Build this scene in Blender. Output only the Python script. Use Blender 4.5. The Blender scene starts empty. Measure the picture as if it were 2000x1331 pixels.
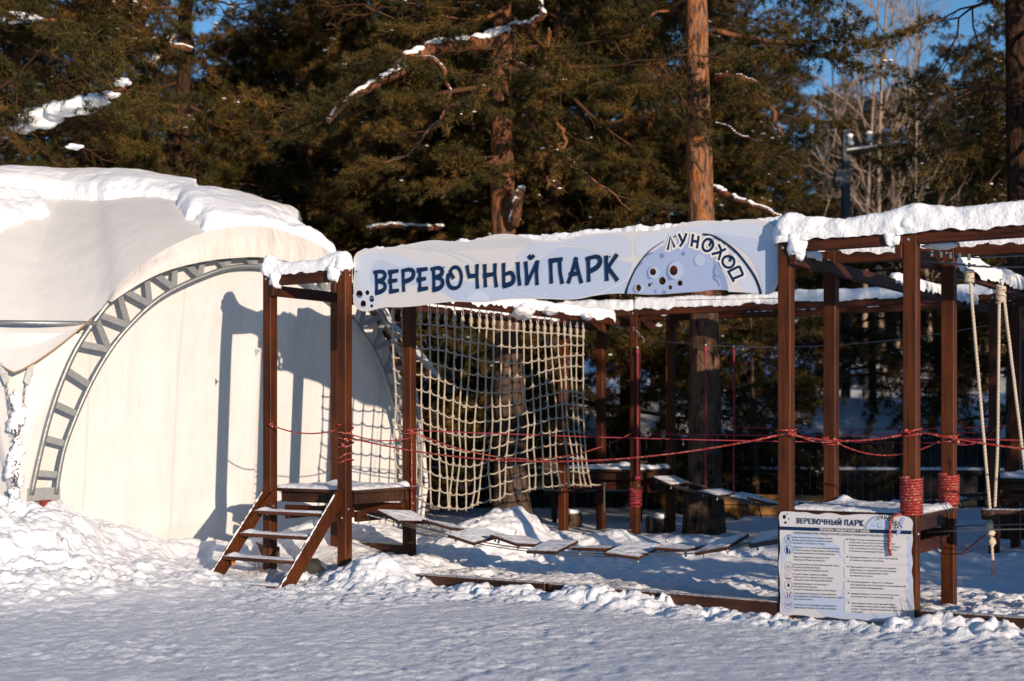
import bpy, math, random
import numpy as np
from mathutils import Vector, Matrix, noise
from mathutils.geometry import tessellate_polygon

random.seed(7)
rng = np.random.RandomState(11)
S = bpy.context.scene
COL = S.collection
R = math.radians

# ------------------------------------------------------------------ camera
FPX = 2778.0          # focal length in photo pixels (50 mm on 36 mm)
HOR = 815.0
CAMZ = 1.5
cam = bpy.data.cameras.new('camera')
cam.lens = 50; cam.sensor_width = 36
cam.shift_y = (HOR - 665.5) / 2000.0
cam.clip_end = 2000; cam.clip_start = 0.1
cam.dof.use_dof = True; cam.dof.focus_distance = 12.3; cam.dof.aperture_fstop = 1.6
camo = bpy.data.objects.new('camera', cam); COL.objects.link(camo)
camo.location = (0, 0, CAMZ); camo.rotation_euler = (R(90), 0, 0)
S.camera = camo

# ------------------------------------------------------------------ light
SUN_EL, SUN_AZ = R(10), R(27)       # azimuth to the right of straight behind the camera
tosun = Vector((math.sin(SUN_AZ)*math.cos(SUN_EL), -math.cos(SUN_AZ)*math.cos(SUN_EL), math.sin(SUN_EL)))
w = bpy.data.worlds.new('World'); S.world = w; w.use_nodes = True
nt = w.node_tree; nt.nodes.clear()
sky = nt.nodes.new('ShaderNodeTexSky'); sky.sky_type = 'NISHITA'; sky.sun_disc = False
sky.sun_elevation = SUN_EL; sky.sun_rotation = math.pi - SUN_AZ
sky.air_density = 1.0; sky.dust_density = 0.0; sky.ozone_density = 3.0
bg = nt.nodes.new('ShaderNodeBackground'); bg.inputs[1].default_value = 0.115
wo = nt.nodes.new('ShaderNodeOutputWorld')
wb = nt.nodes.new('ShaderNodeMixRGB'); wb.blend_type = 'MULTIPLY'; wb.inputs[0].default_value = 1; wb.inputs[2].default_value = (.74, .98, 1.16, 1)
nt.links.new(sky.outputs[0], wb.inputs[1]); nt.links.new(wb.outputs[0], bg.inputs[0]); nt.links.new(bg.outputs[0], wo.inputs[0])
sl = bpy.data.lights.new('sun', 'SUN'); sl.energy = 4.8; sl.angle = R(0.5); sl.color = (1.0, 0.79, 0.60)
so = bpy.data.objects.new('sun', sl); COL.objects.link(so)
so.rotation_euler = (-tosun).to_track_quat('-Z', 'Y').to_euler(); so.location = tosun*60
S.view_settings.view_transform = 'Standard'; S.view_settings.look = 'None'
S.view_settings.gamma = 1; S.view_settings.use_curve_mapping = False
S.view_settings.exposure = 0.18

# ------------------------------------------------------------------ frame helpers
TH = R(32); CA, SA = math.cos(TH), math.sin(TH)
OX, OY = 2.88, 10.25                  # world position of the near right tower post
def W(a, b, z=0.0): return Vector((OX + CA*a + SA*b, OY - SA*a + CA*b, z))
def at(px, py, d): return Vector(((px-1000)/FPX*d, d, CAMZ + (HOR-py)/FPX*d))
def on_front(px, py, b=0.0):          # pixel -> (a, z) on the plane b = const of the timber frame
    u, v = (px-1000)/FPX, (HOR-py)/FPX
    # X = OX+CA a+SA b ; Y = OY-SA a+CA b ; X = u Y
    a = (u*(OY+CA*b) - OX - SA*b) / (CA + u*SA)
    return a, CAMZ + v*(OY - SA*a + CA*b)
def on_side(px, py, a):               # pixel -> (b, z) on the plane a = const
    u, v = (px-1000)/FPX, (HOR-py)/FPX
    b = (OX + CA*a - u*(OY - SA*a)) / (u*CA - SA)
    return b, CAMZ + v*(OY - SA*a + CA*b)
def ground_at(px, py, z=0.0):
    d = (CAMZ-z)*FPX/(py-HOR); return Vector(((px-1000)/FPX*d, d, z))

# ------------------------------------------------------------------ numpy noise
def _hash(ix, iy, seed):
    h = (ix*374761393 + iy*668265263 + seed*974634777) & 0xffffffff
    h = ((h ^ (h >> 13))*1274126177) & 0xffffffff
    return ((h ^ (h >> 16)) & 0xffff)/65535.0
def vnoise(x, y, seed=0):
    ix = np.floor(x).astype(np.int64); iy = np.floor(y).astype(np.int64)
    fx = x-ix; fy = y-iy
    fx = fx*fx*fx*(fx*(fx*6-15)+10); fy = fy*fy*fy*(fy*(fy*6-15)+10)
    a = _hash(ix, iy, seed); b = _hash(ix+1, iy, seed); c = _hash(ix, iy+1, seed); d = _hash(ix+1, iy+1, seed)
    return (a*(1-fx)+b*fx)*(1-fy) + (c*(1-fx)+d*fx)*fy
def fbm(x, y, oct=4, seed=0, gain=.5):
    s = 0; amp = 1; t = 0
    for o in range(oct):
        s = s + amp*vnoise(x*2**o + 17.3*o, y*2**o - 9.1*o, seed+o); t += amp; amp *= gain
    return s/t
def sstep(a, b, x):
    t = np.clip((x-a)/(b-a), 0, 1); return t*t*(3-2*t)

# ------------------------------------------------------------------ materials
MATS = {}
def nodes(name):
    m = bpy.data.materials.new(name); m.use_nodes = True
    nt = m.node_tree; b = nt.nodes['Principled BSDF']; MATS[name] = m
    return m, nt, b
def add(nt, t, **kw):
    n = nt.nodes.new(t)
    for k, v in kw.items(): setattr(n, k, v)
    return n
def ramp(nt, src, stops):
    r = nt.nodes.new('ShaderNodeValToRGB'); e = r.color_ramp.elements
    while len(e) < len(stops): e.new(0.5)
    for i, (p, c) in enumerate(stops): e[i].position = p; e[i].color = (*c, 1)
    nt.links.new(src, r.inputs[0]); return r.outputs[0]
def tex(nt, scale=5, detail=4, rough=.55, map_scale=None, rot=None, dist=0.0, kind='ShaderNodeTexNoise'):
    tc = add(nt, 'ShaderNodeTexCoord'); mp = add(nt, 'ShaderNodeMapping')
    if rot is not None: mp.inputs['Rotation'].default_value = rot
    nt.links.new(tc.outputs['Object'], mp.inputs[0])
    src = mp.outputs[0]
    if map_scale:
        m2 = add(nt, 'ShaderNodeMapping'); m2.inputs['Scale'].default_value = map_scale
        nt.links.new(src, m2.inputs[0]); src = m2.outputs[0]
    n = add(nt, kind); n.inputs['Scale'].default_value = scale
    if kind == 'ShaderNodeTexNoise':
        n.inputs['Detail'].default_value = detail; n.inputs['Roughness'].default_value = rough
        n.inputs['Distortion'].default_value = dist
    nt.links.new(src, n.inputs['Vector']); return n
def bump(nt, b, hs, dist=0.01, strength=1.0):
    prev = None
    for h, d in hs:
        bp = add(nt, 'ShaderNodeBump'); bp.inputs['Distance'].default_value = d; bp.inputs['Strength'].default_value = strength
        nt.links.new(h, bp.inputs['Height'])
        if prev: nt.links.new(prev, bp.inputs['Normal'])
        prev = bp.outputs[0]
    nt.links.new(prev, b.inputs['Normal'])
def plain(name, col, rough=.6, metal=0.0, spec=.5):
    m, nt, b = nodes(name); b.inputs['Base Color'].default_value = (*col, 1)
    b.inputs['Roughness'].default_value = rough; b.inputs['Metallic'].default_value = metal
    b.inputs['Specular IOR Level'].default_value = spec
    return m
def snow_mat(name, fine=42, amp=.010, coarse=11, camp=.02, tint=(.88, .91, .95)):
    m, nt, b = nodes(name)
    n = tex(nt, fine, 6, .65); n2 = tex(nt, coarse, 4, .5)
    c = ramp(nt, n2.outputs[0], [(.3, tuple(t*.955 for t in tint)), (.7, tint)])
    nt.links.new(c, b.inputs['Base Color']); b.inputs['Roughness'].default_value = .62
    b.inputs['Specular IOR Level'].default_value = .25
    b.inputs['Subsurface Weight'].default_value = .0
    bump(nt, b, [(n2.outputs[0], camp), (n.outputs[0], amp)])
    return m
SNOW = snow_mat('snow')
SNOWG = snow_mat('snow_ground', 48, .008, 17, .014)
def packed():
    m, nt, b = nodes('snow_packed')
    n2 = tex(nt, 15, 5, .65); n = tex(nt, 52, 5, .7); n3 = tex(nt, 1.1, 4, .55)
    c = ramp(nt, n3.outputs[0], [(.3, (.80, .86, .93)), (.6, (.88, .93, .98))])
    mx = add(nt, 'ShaderNodeMixRGB'); mx.blend_type = 'MULTIPLY'; mx.inputs[0].default_value = 1
    c2 = ramp(nt, n.outputs[0], [(.36, (.90, .91, .93)), (.6, (1, 1, 1))])
    nt.links.new(c, mx.inputs[1]); nt.links.new(c2, mx.inputs[2])
    nt.links.new(mx.outputs[0], b.inputs['Base Color']); b.inputs['Roughness'].default_value = .6
    b.inputs['Specular IOR Level'].default_value = .25
    bump(nt, b, [(n2.outputs[0], .030), (n.outputs[0], .012)])
    return m
PACK = packed()
def wood(name, base, dark, ms, rough=.55, frost=0.0):
    """stained timber; ms = stretch of the grain in the frame's own axes"""
    m, nt, b = nodes(name)
    rot = (0, 0, TH)
    g = tex(nt, 1, 5, .6, map_scale=ms, rot=rot, dist=.6)
    bl = tex(nt, 2.3, 3, .5, rot=rot)
    c1 = ramp(nt, g.outputs[0], [(.28, dark), (.5, base), (.75, tuple(x*1.35 for x in base))])
    mx = add(nt, 'ShaderNodeMixRGB', blend_type='MULTIPLY'); mx.inputs[0].default_value = 1
    c2 = ramp(nt, bl.outputs[0], [(.30, (.45, .42, .42)), (.55, (1, 1, 1)), (.72, (1.35, 1.3, 1.2))])
    nt.links.new(c1, mx.inputs[1]); nt.links.new(c2, mx.inputs[2])
    # dark knots and checks
    kn = tex(nt, 1, 2, .5, map_scale=tuple(4.0 if v < 10 else v*.25 for v in ms), rot=rot)
    kf = ramp(nt, kn.outputs[0], [(.70, (1, 1, 1)), (.76, (.30, .25, .25))])
    m3 = add(nt, 'ShaderNodeMixRGB', blend_type='MULTIPLY'); m3.inputs[0].default_value = 1
    nt.links.new(mx.outputs[0], m3.inputs[1]); nt.links.new(kf, m3.inputs[2])
    out = m3.outputs[0]
    if frost > 0:
        fr = tex(nt, 60, 4, .7); geo = add(nt, 'ShaderNodeNewGeometry'); sx = add(nt, 'ShaderNodeSeparateXYZ')
        nt.links.new(geo.outputs['Normal'], sx.inputs[0])
        ff = ramp(nt, fr.outputs[0], [(.5-frost, (0, 0, 0)), (.62-frost*.5, (1, 1, 1))])
        mul = add(nt, 'ShaderNodeMath', operation='MULTIPLY'); 
        cl = add(nt, 'ShaderNodeMath', operation='MULTIPLY_ADD', use_clamp=True); cl.inputs[1].default_value = 2.5; cl.inputs[2].default_value = -1.2
        nt.links.new(sx.outputs[2], cl.inputs[0]); nt.links.new(cl.outputs[0], mul.inputs[0]); nt.links.new(ff, mul.inputs[1])
        m4 = add(nt, 'ShaderNodeMixRGB'); m4.inputs[2].default_value = (.84, .86, .9, 1)
        nt.links.new(mul.outputs[0], m4.inputs[0]); nt.links.new(out, m4.inputs[1]); out = m4.outputs[0]
    nt.links.new(out, b.inputs['Base Color']); b.inputs['Roughness'].default_value = rough
    b.inputs['Specular IOR Level'].default_value = .22
    bump(nt, b, [(g.outputs[0], .003)])
    return m
WB, WD = (.072, .0190, .0042), (.020, .0062, .0025)
WPOST = wood('stained_wood_upright', WB, WD, (45, 45, 1.6))
WA = wood('stained_wood_along', (.066, .018, .0065), (.022, .008, .004), (1.6, 45, 45))
WBM = wood('stained_wood_across', (.050, .014, .006), (.018, .007, .004), (45, 1.6, 45))
WSTEP = wood('worn_step_wood', (.085, .030, .015), (.025, .010, .006), (2, 45, 45), frost=.22)
WDARK = wood('wet_dark_wood', (.05, .022, .013), (.018, .009, .006), (2, 30, 30), frost=.12)
WGREY = wood('weathered_fence_wood', (.032, .027, .024), (.012, .010, .010), (22, 22, 1.2), .8)
WPALE = wood('pale_plank_wood', (.34, .17, .055), (.20, .09, .03), (1.5, 30, 30), .6)
def metal(name, col, r, sc=30):
    m, nt, b = nodes(name)
    n = tex(nt, sc, 5, .6); c = ramp(nt, n.outputs[0], [(.3, tuple(x*.65 for x in col)), (.7, col)])
    nt.links.new(c, b.inputs['Base Color']); b.inputs['Metallic'].default_value = .75
    rr = ramp(nt, n.outputs[0], [(.3, (r+.15,)*3), (.7, (r,)*3)]); nt.links.new(rr, b.inputs['Roughness'])
    return m
GALV = metal('galvanised_steel', (.36, .38, .39), .42)
STEEL = metal('bright_steel', (.62, .62, .62), .28)
CABLE = metal('steel_cable', (.22, .22, .22), .45, 200)
RED_P = plain('red_primer', (.22, .03, .025), .5)
def canvas(name, col, pleat=0.0, soft=1.0):
    m, nt, b = nodes(name)
    st = tex(nt, 1, 4, .6, map_scale=(9, 9, .8)); bl = tex(nt, 1.4, 3, .5)
    c = ramp(nt, st.outputs[0], [(.25, tuple(x*y for x, y in zip(col, (.975, .97, .955)))), (.55, col)])
    sp_ = tex(nt, 3.5, 5, .7); sf = ramp(nt, sp_.outputs[0], [(.42, (1, 1, 1)), (.70, (.80, .77, .70))])
    md = add(nt, 'ShaderNodeMixRGB', blend_type='MULTIPLY'); md.inputs[0].default_value = .22
    nt.links.new(c, md.inputs[1]); nt.links.new(sf, md.inputs[2]); nt.links.new(md.outputs[0], b.inputs['Base Color']); b.inputs['Roughness'].default_value = .5
    b.inputs['Specular IOR Level'].default_value = .35
    wv = tex(nt, 1, 3, .5, map_scale=(3.2, 3.2, .5), dist=.4)
    bump(nt, b, [(wv.outputs[0], (.05 + pleat)*soft), (bl.outputs[0], .06*soft), (st.outputs[0], (.004+pleat*.3)*soft)])
    return m
CANV = canvas('tent_canvas', (.62, .62, .62), 0, .6)
CANVS = canvas('seam_canvas', (.56, .55, .53), 0, .3)
CANVR = canvas('tent_roof_canvas', (.67, .67, .665), 0, .25)
CANVF = canvas('fascia_canvas', (.60, .58, .55), .03)
HEM = plain('stained_hem', (.30, .19, .09), .7)
ROPEW = None
def twisted(name, c1, c2, sc, thr=.5):
    m, nt, b = nodes(name)
    tc = add(nt, 'ShaderNodeTexCoord'); uv = tc.outputs['UV']
    wv = add(nt, 'ShaderNodeTexWave'); wv.wave_type = 'BANDS'; wv.bands_direction = 'DIAGONAL'
    wv.inputs['Scale'].default_value = sc; wv.inputs['Distortion'].default_value = 0
    nt.links.new(uv, wv.inputs['Vector'])
    c = ramp(nt, wv.outputs[1], [(max(0, thr-.15), c2), (min(1, thr+.15), c1)])
    nt.links.new(c, b.inputs['Base Color']); b.inputs['Roughness'].default_value = .8
    bump(nt, b, [(wv.outputs[1], .004)])
    return m
def flecked(name, c1, c2, sc=160):
    m, nt, b = nodes(name)
    v = tex(nt, sc, 2, .5); c = ramp(nt, v.outputs[0], [(.55, c1), (.64, c2)])
    nt.links.new(c, b.inputs['Base Color']); b.inputs['Roughness'].default_value = .75
    bump(nt, b, [(v.outputs[0], .002)])
    return m
REDROPE = flecked('red_flecked_rope', (.27, .006, .010), (.42, .28, .19), 85)
PINKROPE = flecked('crimson_cord', (.24, .008, .030), (.35, .08, .09), 140)
NETROPE = flecked('net_rope', (.38, .33, .26), (.50, .44, .36), 60)
WHITEROPE = twisted('white_twisted_rope', (.78, .70, .58), (.40, .33, .25), 1.0, .3)
SIGNW = plain('sign_white', (.60, .60, .615), .45)
SIGNB1 = plain('sign_pale_blue', (.44, .52, .68), .45)
SIGNB2 = plain('sign_mid_blue', (.50, .56, .68), .45)
SIGNB3 = plain('sign_light_blue', (.53, .595, .70), .45)
NAVY = plain('sign_navy', (.004, .020, .068), .5, spec=.25)
MOON = plain('moon_blue', (.33, .41, .62), .45)
MOONS = plain('moon_shade', (.24, .32, .52), .45)
MOOND = plain('crater_dark', (.16, .23, .42), .45)
MOONL = plain('crater_light', (.42, .50, .68), .45)
MWHITE = plain('sign_outline_white', (.72, .71, .69), .45)
SIGNLN = plain('sign_line_white', (.62, .65, .70), .45)
INK = plain('ink', (.045, .05, .075), .5)
PINK = plain('sign_pink', (.45, .15, .18), .5)
EDGE = plain('sign_edge', (.10, .08, .07), .6)
BOARDW = plain('board_white', (.56, .565, .60), .45)
BOARDB = plain('board_blue', (.42, .50, .66), .45)
BOARDP = plain('board_panel', (.59, .595, .615), .45)
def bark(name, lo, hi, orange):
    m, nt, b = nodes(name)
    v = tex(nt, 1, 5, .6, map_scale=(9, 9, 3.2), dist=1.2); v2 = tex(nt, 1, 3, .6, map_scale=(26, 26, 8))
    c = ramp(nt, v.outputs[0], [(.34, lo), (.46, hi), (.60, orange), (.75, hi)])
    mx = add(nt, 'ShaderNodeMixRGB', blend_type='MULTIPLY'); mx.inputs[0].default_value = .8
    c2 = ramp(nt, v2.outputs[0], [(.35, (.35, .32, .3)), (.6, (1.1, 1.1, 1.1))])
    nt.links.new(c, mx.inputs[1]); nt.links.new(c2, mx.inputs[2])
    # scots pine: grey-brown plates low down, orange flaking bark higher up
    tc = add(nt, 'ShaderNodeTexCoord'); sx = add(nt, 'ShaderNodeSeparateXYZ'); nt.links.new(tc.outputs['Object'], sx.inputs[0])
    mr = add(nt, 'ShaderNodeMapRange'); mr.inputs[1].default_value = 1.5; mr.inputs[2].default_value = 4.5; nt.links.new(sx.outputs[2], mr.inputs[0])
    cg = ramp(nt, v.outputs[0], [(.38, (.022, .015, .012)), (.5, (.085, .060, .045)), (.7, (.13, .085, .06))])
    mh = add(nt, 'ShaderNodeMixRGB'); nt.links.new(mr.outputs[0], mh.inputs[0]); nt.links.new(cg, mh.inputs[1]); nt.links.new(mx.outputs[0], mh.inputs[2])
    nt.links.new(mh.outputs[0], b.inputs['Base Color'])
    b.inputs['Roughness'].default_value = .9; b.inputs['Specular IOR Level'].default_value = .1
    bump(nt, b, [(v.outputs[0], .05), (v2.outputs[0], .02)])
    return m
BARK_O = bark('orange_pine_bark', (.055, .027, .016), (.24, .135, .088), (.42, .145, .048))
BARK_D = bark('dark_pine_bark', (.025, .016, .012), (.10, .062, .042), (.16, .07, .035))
BARK_M = bark('brown_orange_pine_bark', (.035, .020, .014), (.15, .080, .052), (.30, .105, .038))  # darker copy of the orange bark; a trunk's partial shade is in the colour
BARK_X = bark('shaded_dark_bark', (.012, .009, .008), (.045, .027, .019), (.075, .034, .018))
TWIG = plain('twig_bark', (.085, .045, .024), .9, spec=.1)
BIRCH = plain('birch_bark', (.27, .205, .155), .8, spec=.1)
def foliage(name, c0, c1, c2):
    m, nt, b = nodes(name)
    n = tex(nt, 1.6, 3, .6); o = add(nt, 'ShaderNodeNewGeometry')
    c = ramp(nt, n.outputs[0], [(.3, c0), (.5, c1), (.7, c2)])
    rr = ramp(nt, o.outputs['Random Per Island'], [(0, (.3, .3, .3)), (1, (1.5, 1.4, 1.25))])
    mx = add(nt, 'ShaderNodeMixRGB', blend_type='MULTIPLY'); mx.inputs[0].default_value = 1
    nt.links.new(c, mx.inputs[1]); nt.links.new(rr, mx.inputs[2]); nt.links.new(mx.outputs[0], b.inputs['Base Color'])
    b.inputs['Roughness'].default_value = .6; b.inputs['Specular IOR Level'].default_value = .2
    return m
NEEDLE = foliage('pine_needles', (.016, .020, .006), (.066, .058, .014), (.20, .105, .027))
NEEDLE2 = foliage('dark_pine_needles', (.030, .042, .022), (.050, .052, .026), (.075, .060, .030))
STONE = plain('dark_stone', (.03, .028, .026), .8)
LEAF = plain('dry_leaf', (.40, .14, .03), .6)
GRASS = plain('dry_grass', (.22, .15, .07), .9)
GLASSB = plain('insulator', (.25, .3, .35), .2)
PGREY = plain('grey_render', (.09, .105, .12), .9, spec=.1)
PBLUE = plain('blue_paint', (.03, .16, .32), .5)
PRED = plain('red_paint', (.30, .03, .05), .5)
PGREEN = plain('green_paint', (.03, .12, .09), .5)
PWHITE = plain('white_paint', (.6, .6, .6), .5)

# ------------------------------------------------------------------ mesh builder
class MB:
    def __init__(s): s.v = []; s.f = []; s.m = []; s.uv = {}; s.smooth = []; s.slots = []
    def mi(s, mat):
        if mat not in s.slots: s.slots.append(mat)
        return s.slots.index(mat)
    def face(s, idx, mat, smooth=False): s.f.append(tuple(idx)); s.m.append(s.mi(mat)); s.smooth.append(smooth)
    def box(s, o, ex, ey, ez, mat, bev=.0):
        """o = centre, ex/ey/ez = full extent vectors; corners cut by bev (in length units)"""
        o = Vector(o); ex, ey, ez = Vector(ex), Vector(ey), Vector(ez)
        if bev <= 0:
            b = len(s.v)
            for k in (-.5, .5):
                for j in (-.5, .5):
                    for i in (-.5, .5): s.v.append(o+ex*i+ey*j+ez*k)
            for q in ((0, 2, 3, 1), (4, 5, 7, 6), (0, 1, 5, 4), (2, 6, 7, 3), (0, 4, 6, 2), (1, 3, 7, 5)): s.face([b+i for i in q], mat)
            return
        L = [ex.length, ey.length, ez.length]; U = [ex.normalized(), ey.normalized(), ez.normalized()]
        b = len(s.v); idx = {}
        for sx in (-1, 1):
            for sy in (-1, 1):
                for sz in (-1, 1):
                    for ax in range(3):
                        p = Vector(o)
                        for k, sg in enumerate((sx, sy, sz)):
                            p += U[k]*sg*(L[k]/2 - (0 if k == ax else bev))
                        idx[(sx, sy, sz, ax)] = len(s.v); s.v.append(p)
        sg = (-1, 1)
        def order(a): return a
        for ax in range(3):
            o1, o2 = [(1, 2), (0, 2), (0, 1)][ax]
            for q in sg:
                c = []
                for (u, v_) in ((-1, -1), (1, -1), (1, 1), (-1, 1)):
                    k = [0, 0, 0]; k[ax] = q; k[o1] = u; k[o2] = v_; c.append(idx[(*k, ax)])
                s.face(c, mat)
        for ax in range(3):                       # edges parallel to ax
            o1, o2 = [(1, 2), (0, 2), (0, 1)][ax]
            for u in sg:
                for v_ in sg:
                    k0 = [0, 0, 0]; k0[o1] = u; k0[o2] = v_; k1 = list(k0); k0[ax] = -1; k1[ax] = 1
                    s.face([idx[(*k0, o1)], idx[(*k1, o1)], idx[(*k1, o2)], idx[(*k0, o2)]], mat)
        for sx in sg:
            for sy in sg:
                for sz in sg: s.face([idx[(sx, sy, sz, a)] for a in range(3)], mat)
    def abox(s, a0, a1, b0, b1, z0, z1, mat, bev=.004):
        s.box(W((a0+a1)/2, (b0+b1)/2, (z0+z1)/2), (CA*(a1-a0), -SA*(a1-a0), 0), (SA*(b1-b0), CA*(b1-b0), 0), (0, 0, z1-z0), mat, bev)
    def tube(s, pts, r, mat, n=6, caps=True, twist=0.0, smooth=True):
        pts = [Vector(p) for p in pts]
        rs = r if hasattr(r, '__len__') else [r]*len(pts)
        b = len(s.v); up = Vector((0, 0, 1)); prev = None; ln = 0; last = None
        rings = []
        for i, p in enumerate(pts):
            t = (pts[min(i+1, len(pts)-1)] - pts[max(i-1, 0)])
            if t.length < 1e-9: t = Vector((0, 0, 1))
            t.normalize()
            if prev is None:
                x = t.orthogonal().normalized()
            else:
                x = prev - t*prev.dot(t)
                x = x.normalized() if x.length > 1e-6 else t.orthogonal().normalized()
            prev = x; y = t.cross(x)
            if last is not None: ln += (p-last).length
            last = p
            ring = []
            for k in range(n):
                an = 2*math.pi*k/n
                ring.append(len(s.v)); s.uv[len(s.v)] = (k/n, ln)
                s.v.append(p + (x*math.cos(an)+y*math.sin(an))*rs[i])
            rings.append(ring)
        for i in range(len(rings)-1):
            for k in range(n):
                s.face([rings[i][k], rings[i][(k+1) % n], rings[i+1][(k+1) % n], rings[i+1][k]], mat, smooth)
        if caps:
            s.face(rings[0][::-1], mat); s.face(rings[-1], mat)
    def ball(s, c, r, mat, n=8, m=5, sq=(1, 1, 1), nz=0.0, seed=0):
        c = Vector(c); rings = []
        for j in range(m+1):
            ph = math.pi*j/m
            if j in (0, m):
                rings.append([len(s.v)]*n); s.v.append(c+Vector((0, 0, r*sq[2]*math.cos(ph)))); continue
            ring = []
            for k in range(n):
                th = 2*math.pi*k/n
                d = Vector((math.sin(ph)*math.cos(th), math.sin(ph)*math.sin(th), math.cos(ph)))
                q = r*(1 + (nz*noise.noise(d*1.7+Vector((seed, seed*2, 0))) if nz else 0))
                ring.append(len(s.v)); s.v.append(c+Vector((d.x*sq[0], d.y*sq[1], d.z*sq[2]))*q)
            rings.append(ring)
        for j in range(m):
            for k in range(n):
                q = [rings[j][k], rings[j+1][k], rings[j+1][(k+1) % n], rings[j][(k+1) % n]]
                q = [x for i, x in enumerate(q) if x not in q[:i]]
                if len(q) >= 3: s.face(q, mat, True)
    def poly(s, loops, fn, off, mat, thick=0.0, side=None, back=None):
        """flat sheet from 2-D loops (first outer, rest holes); fn(u, v, off)->world point"""
        allp = [p for l in loops for p in l]
        tris = tessellate_polygon([[Vector((p[0], p[1], 0)) for p in l] for l in loops])
        b = len(s.v)
        for p in allp: s.v.append(fn(p[0], p[1], off))
        for t in tris:
            a = [Vector(allp[i]) for i in t]
            ar = (a[1].x-a[0].x)*(a[2].y-a[0].y)-(a[2].x-a[0].x)*(a[1].y-a[0].y)
            if abs(ar) < 1e-10: continue
            s.face([b+i for i in (t if ar > 0 else (t[0], t[2], t[1]))], mat)
        if thick > 0:
            b2 = len(s.v)
            for p in allp: s.v.append(fn(p[0], p[1], off-thick))
            for t in tris: s.face([b2+i for i in t], back or mat)
            k = 0
            for l in loops:
                n = len(l)
                for i in range(n):
                    j = (i+1) % n
                    s.face([b+k+i, b+k+j, b2+k+j, b2+k+i], side or mat)
                k += n
    def grid(s, P, mat, smooth=True, close=False, mask=None):
        """P[i][j] world points"""
        b = len(s.v); n = len(P); m = len(P[0])
        for row in P: s.v.extend(row)
        for i in range(n-1):
            for j in range(m-1):
                if mask is not None and not mask(i, j): continue
                s.face([b+i*m+j, b+i*m+j+1, b+(i+1)*m+j+1, b+(i+1)*m+j], mat, smooth)
    def obj(s, name, parent=None, recalc=False):
        me = bpy.data.meshes.new(name)
        root = parent
        while root is not None and root.parent: root = root.parent
        off = root.location if root is not None else Vector((0, 0, 0))
        me.from_pydata([tuple(Vector(v)-off) for v in s.v], [], s.f)
        for mt in s.slots: me.materials.append(mt)
        me.polygons.foreach_set('material_index', s.m); me.polygons.foreach_set('use_smooth', s.smooth)
        if s.uv:
            uvl = me.uv_layers.new(name='UVMap'); vi = np.empty(len(me.loops), dtype=np.int32); me.loops.foreach_get('vertex_index', vi)
            tab = np.zeros((len(s.v), 2), dtype=np.float32)
            for k, q in s.uv.items(): tab[k] = q
            uvl.data.foreach_set('uv', tab[vi].ravel())
        me.update()
        o = bpy.data.objects.new(name, me); COL.objects.link(o)
        if parent is not None: o.parent = parent
        return o
def root(name, loc, label, cat, group=None):
    o = bpy.data.objects.new(name, None); COL.objects.link(o); o.location = loc; o.empty_display_size = .1
    o['label'] = label; o['category'] = cat
    if group: o['group'] = group
    return o
def tag(o, label, cat, group=None):
    o['label'] = label; o['category'] = cat
    if group: o['group'] = group
    return o
def fastmesh(name, V, F, mats, mi=None, smooth=False, k=3):
    V = np.asarray(V, dtype=np.float32); F = np.asarray(F, dtype=np.int32)
    me = bpy.data.meshes.new(name)
    me.vertices.add(len(V)); me.vertices.foreach_set('co', V.ravel())
    me.loops.add(F.size); me.loops.foreach_set('vertex_index', F.ravel())
    me.polygons.add(len(F)); me.polygons.foreach_set('loop_start', np.arange(0, F.size, k, dtype=np.int32))
    try: me.polygons.foreach_set('loop_total', np.full(len(F), k, dtype=np.int32))
    except Exception: pass
    if mi is not None: me.polygons.foreach_set('material_index', np.asarray(mi, dtype=np.int32))
    me.polygons.foreach_set('use_smooth', np.full(len(F), smooth, dtype=bool))
    for m in mats: me.materials.append(m)
    me.update(calc_edges=True)
    return me
def link(name, me, parent=None, loc=(0, 0, 0), rz=0, sc=1):
    o = bpy.data.objects.new(name, me); COL.objects.link(o); o.location = loc; o.rotation_euler = (0, 0, rz)
    o.scale = (sc, sc, sc)
    if parent is not None: o.parent = parent
    return o
def catenary(p, q, sag, n=14):
    p, q = Vector(p), Vector(q)
    return [p.lerp(q, i/n) - Vector((0, 0, sag*4*(i/n)*(1-i/n))) for i in range(n+1)]

# ================================================================== GROUND
clods = []
def scatter(n, fn, rr, hh):
    for _ in range(n):
        x, y = fn(); clods.append((x, y, random.uniform(*rr), random.uniform(*hh)))
def seg(p, q, sd):
    def f():
        t = random.random(); return (p[0]+(q[0]-p[0])*t + random.gauss(0, sd), p[1]+(q[1]-p[1])*t + random.gauss(0, sd*.7))
    return f
def g2(a, b): v = W(a, b); return (v.x, v.y)
scatter(230, seg((-5.4, 11.9), (-3.9, 12.3), .50), (.03, .14), (.02, .09))
scatter(110, seg((-4.6, 11.0), (-3.2, 12.3), .25), (.02, .07), (.015, .05))
scatter(75, seg(g2(-4.9, -.45), g2(-3.2, -.25), .10), (.03, .08), (.02, .06))
scatter(70, seg(g2(-3.4, -.22), g2(-1.0, -.22), .07), (.03, .09), (.02, .07))
scatter(26, seg(g2(-2.75, -.12), g2(-2.0, -.12), .07), (.06, .13), (.08, .17))
scatter(120, seg(g2(-1.2, -.42), g2(.1, -.40), .08), (.02, .07), (.015, .055))
scatter(60, seg(g2(.2, -.10), g2(1.3, -.25), .10), (.03, .10), (.03, .10))
scatter(60, seg(g2(-.2, -.3), g2(.6, .4), .12), (.03, .10), (.02, .07))
scatter(60, seg(g2(-6.3, -1.0), g2(-5.0, -.85), .10), (.03, .09), (.01, .05))
scatter(60, seg(g2(-5.1, .1), g2(-4.2, 1.6), .30), (.05, .14), (.03, .08))
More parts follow.
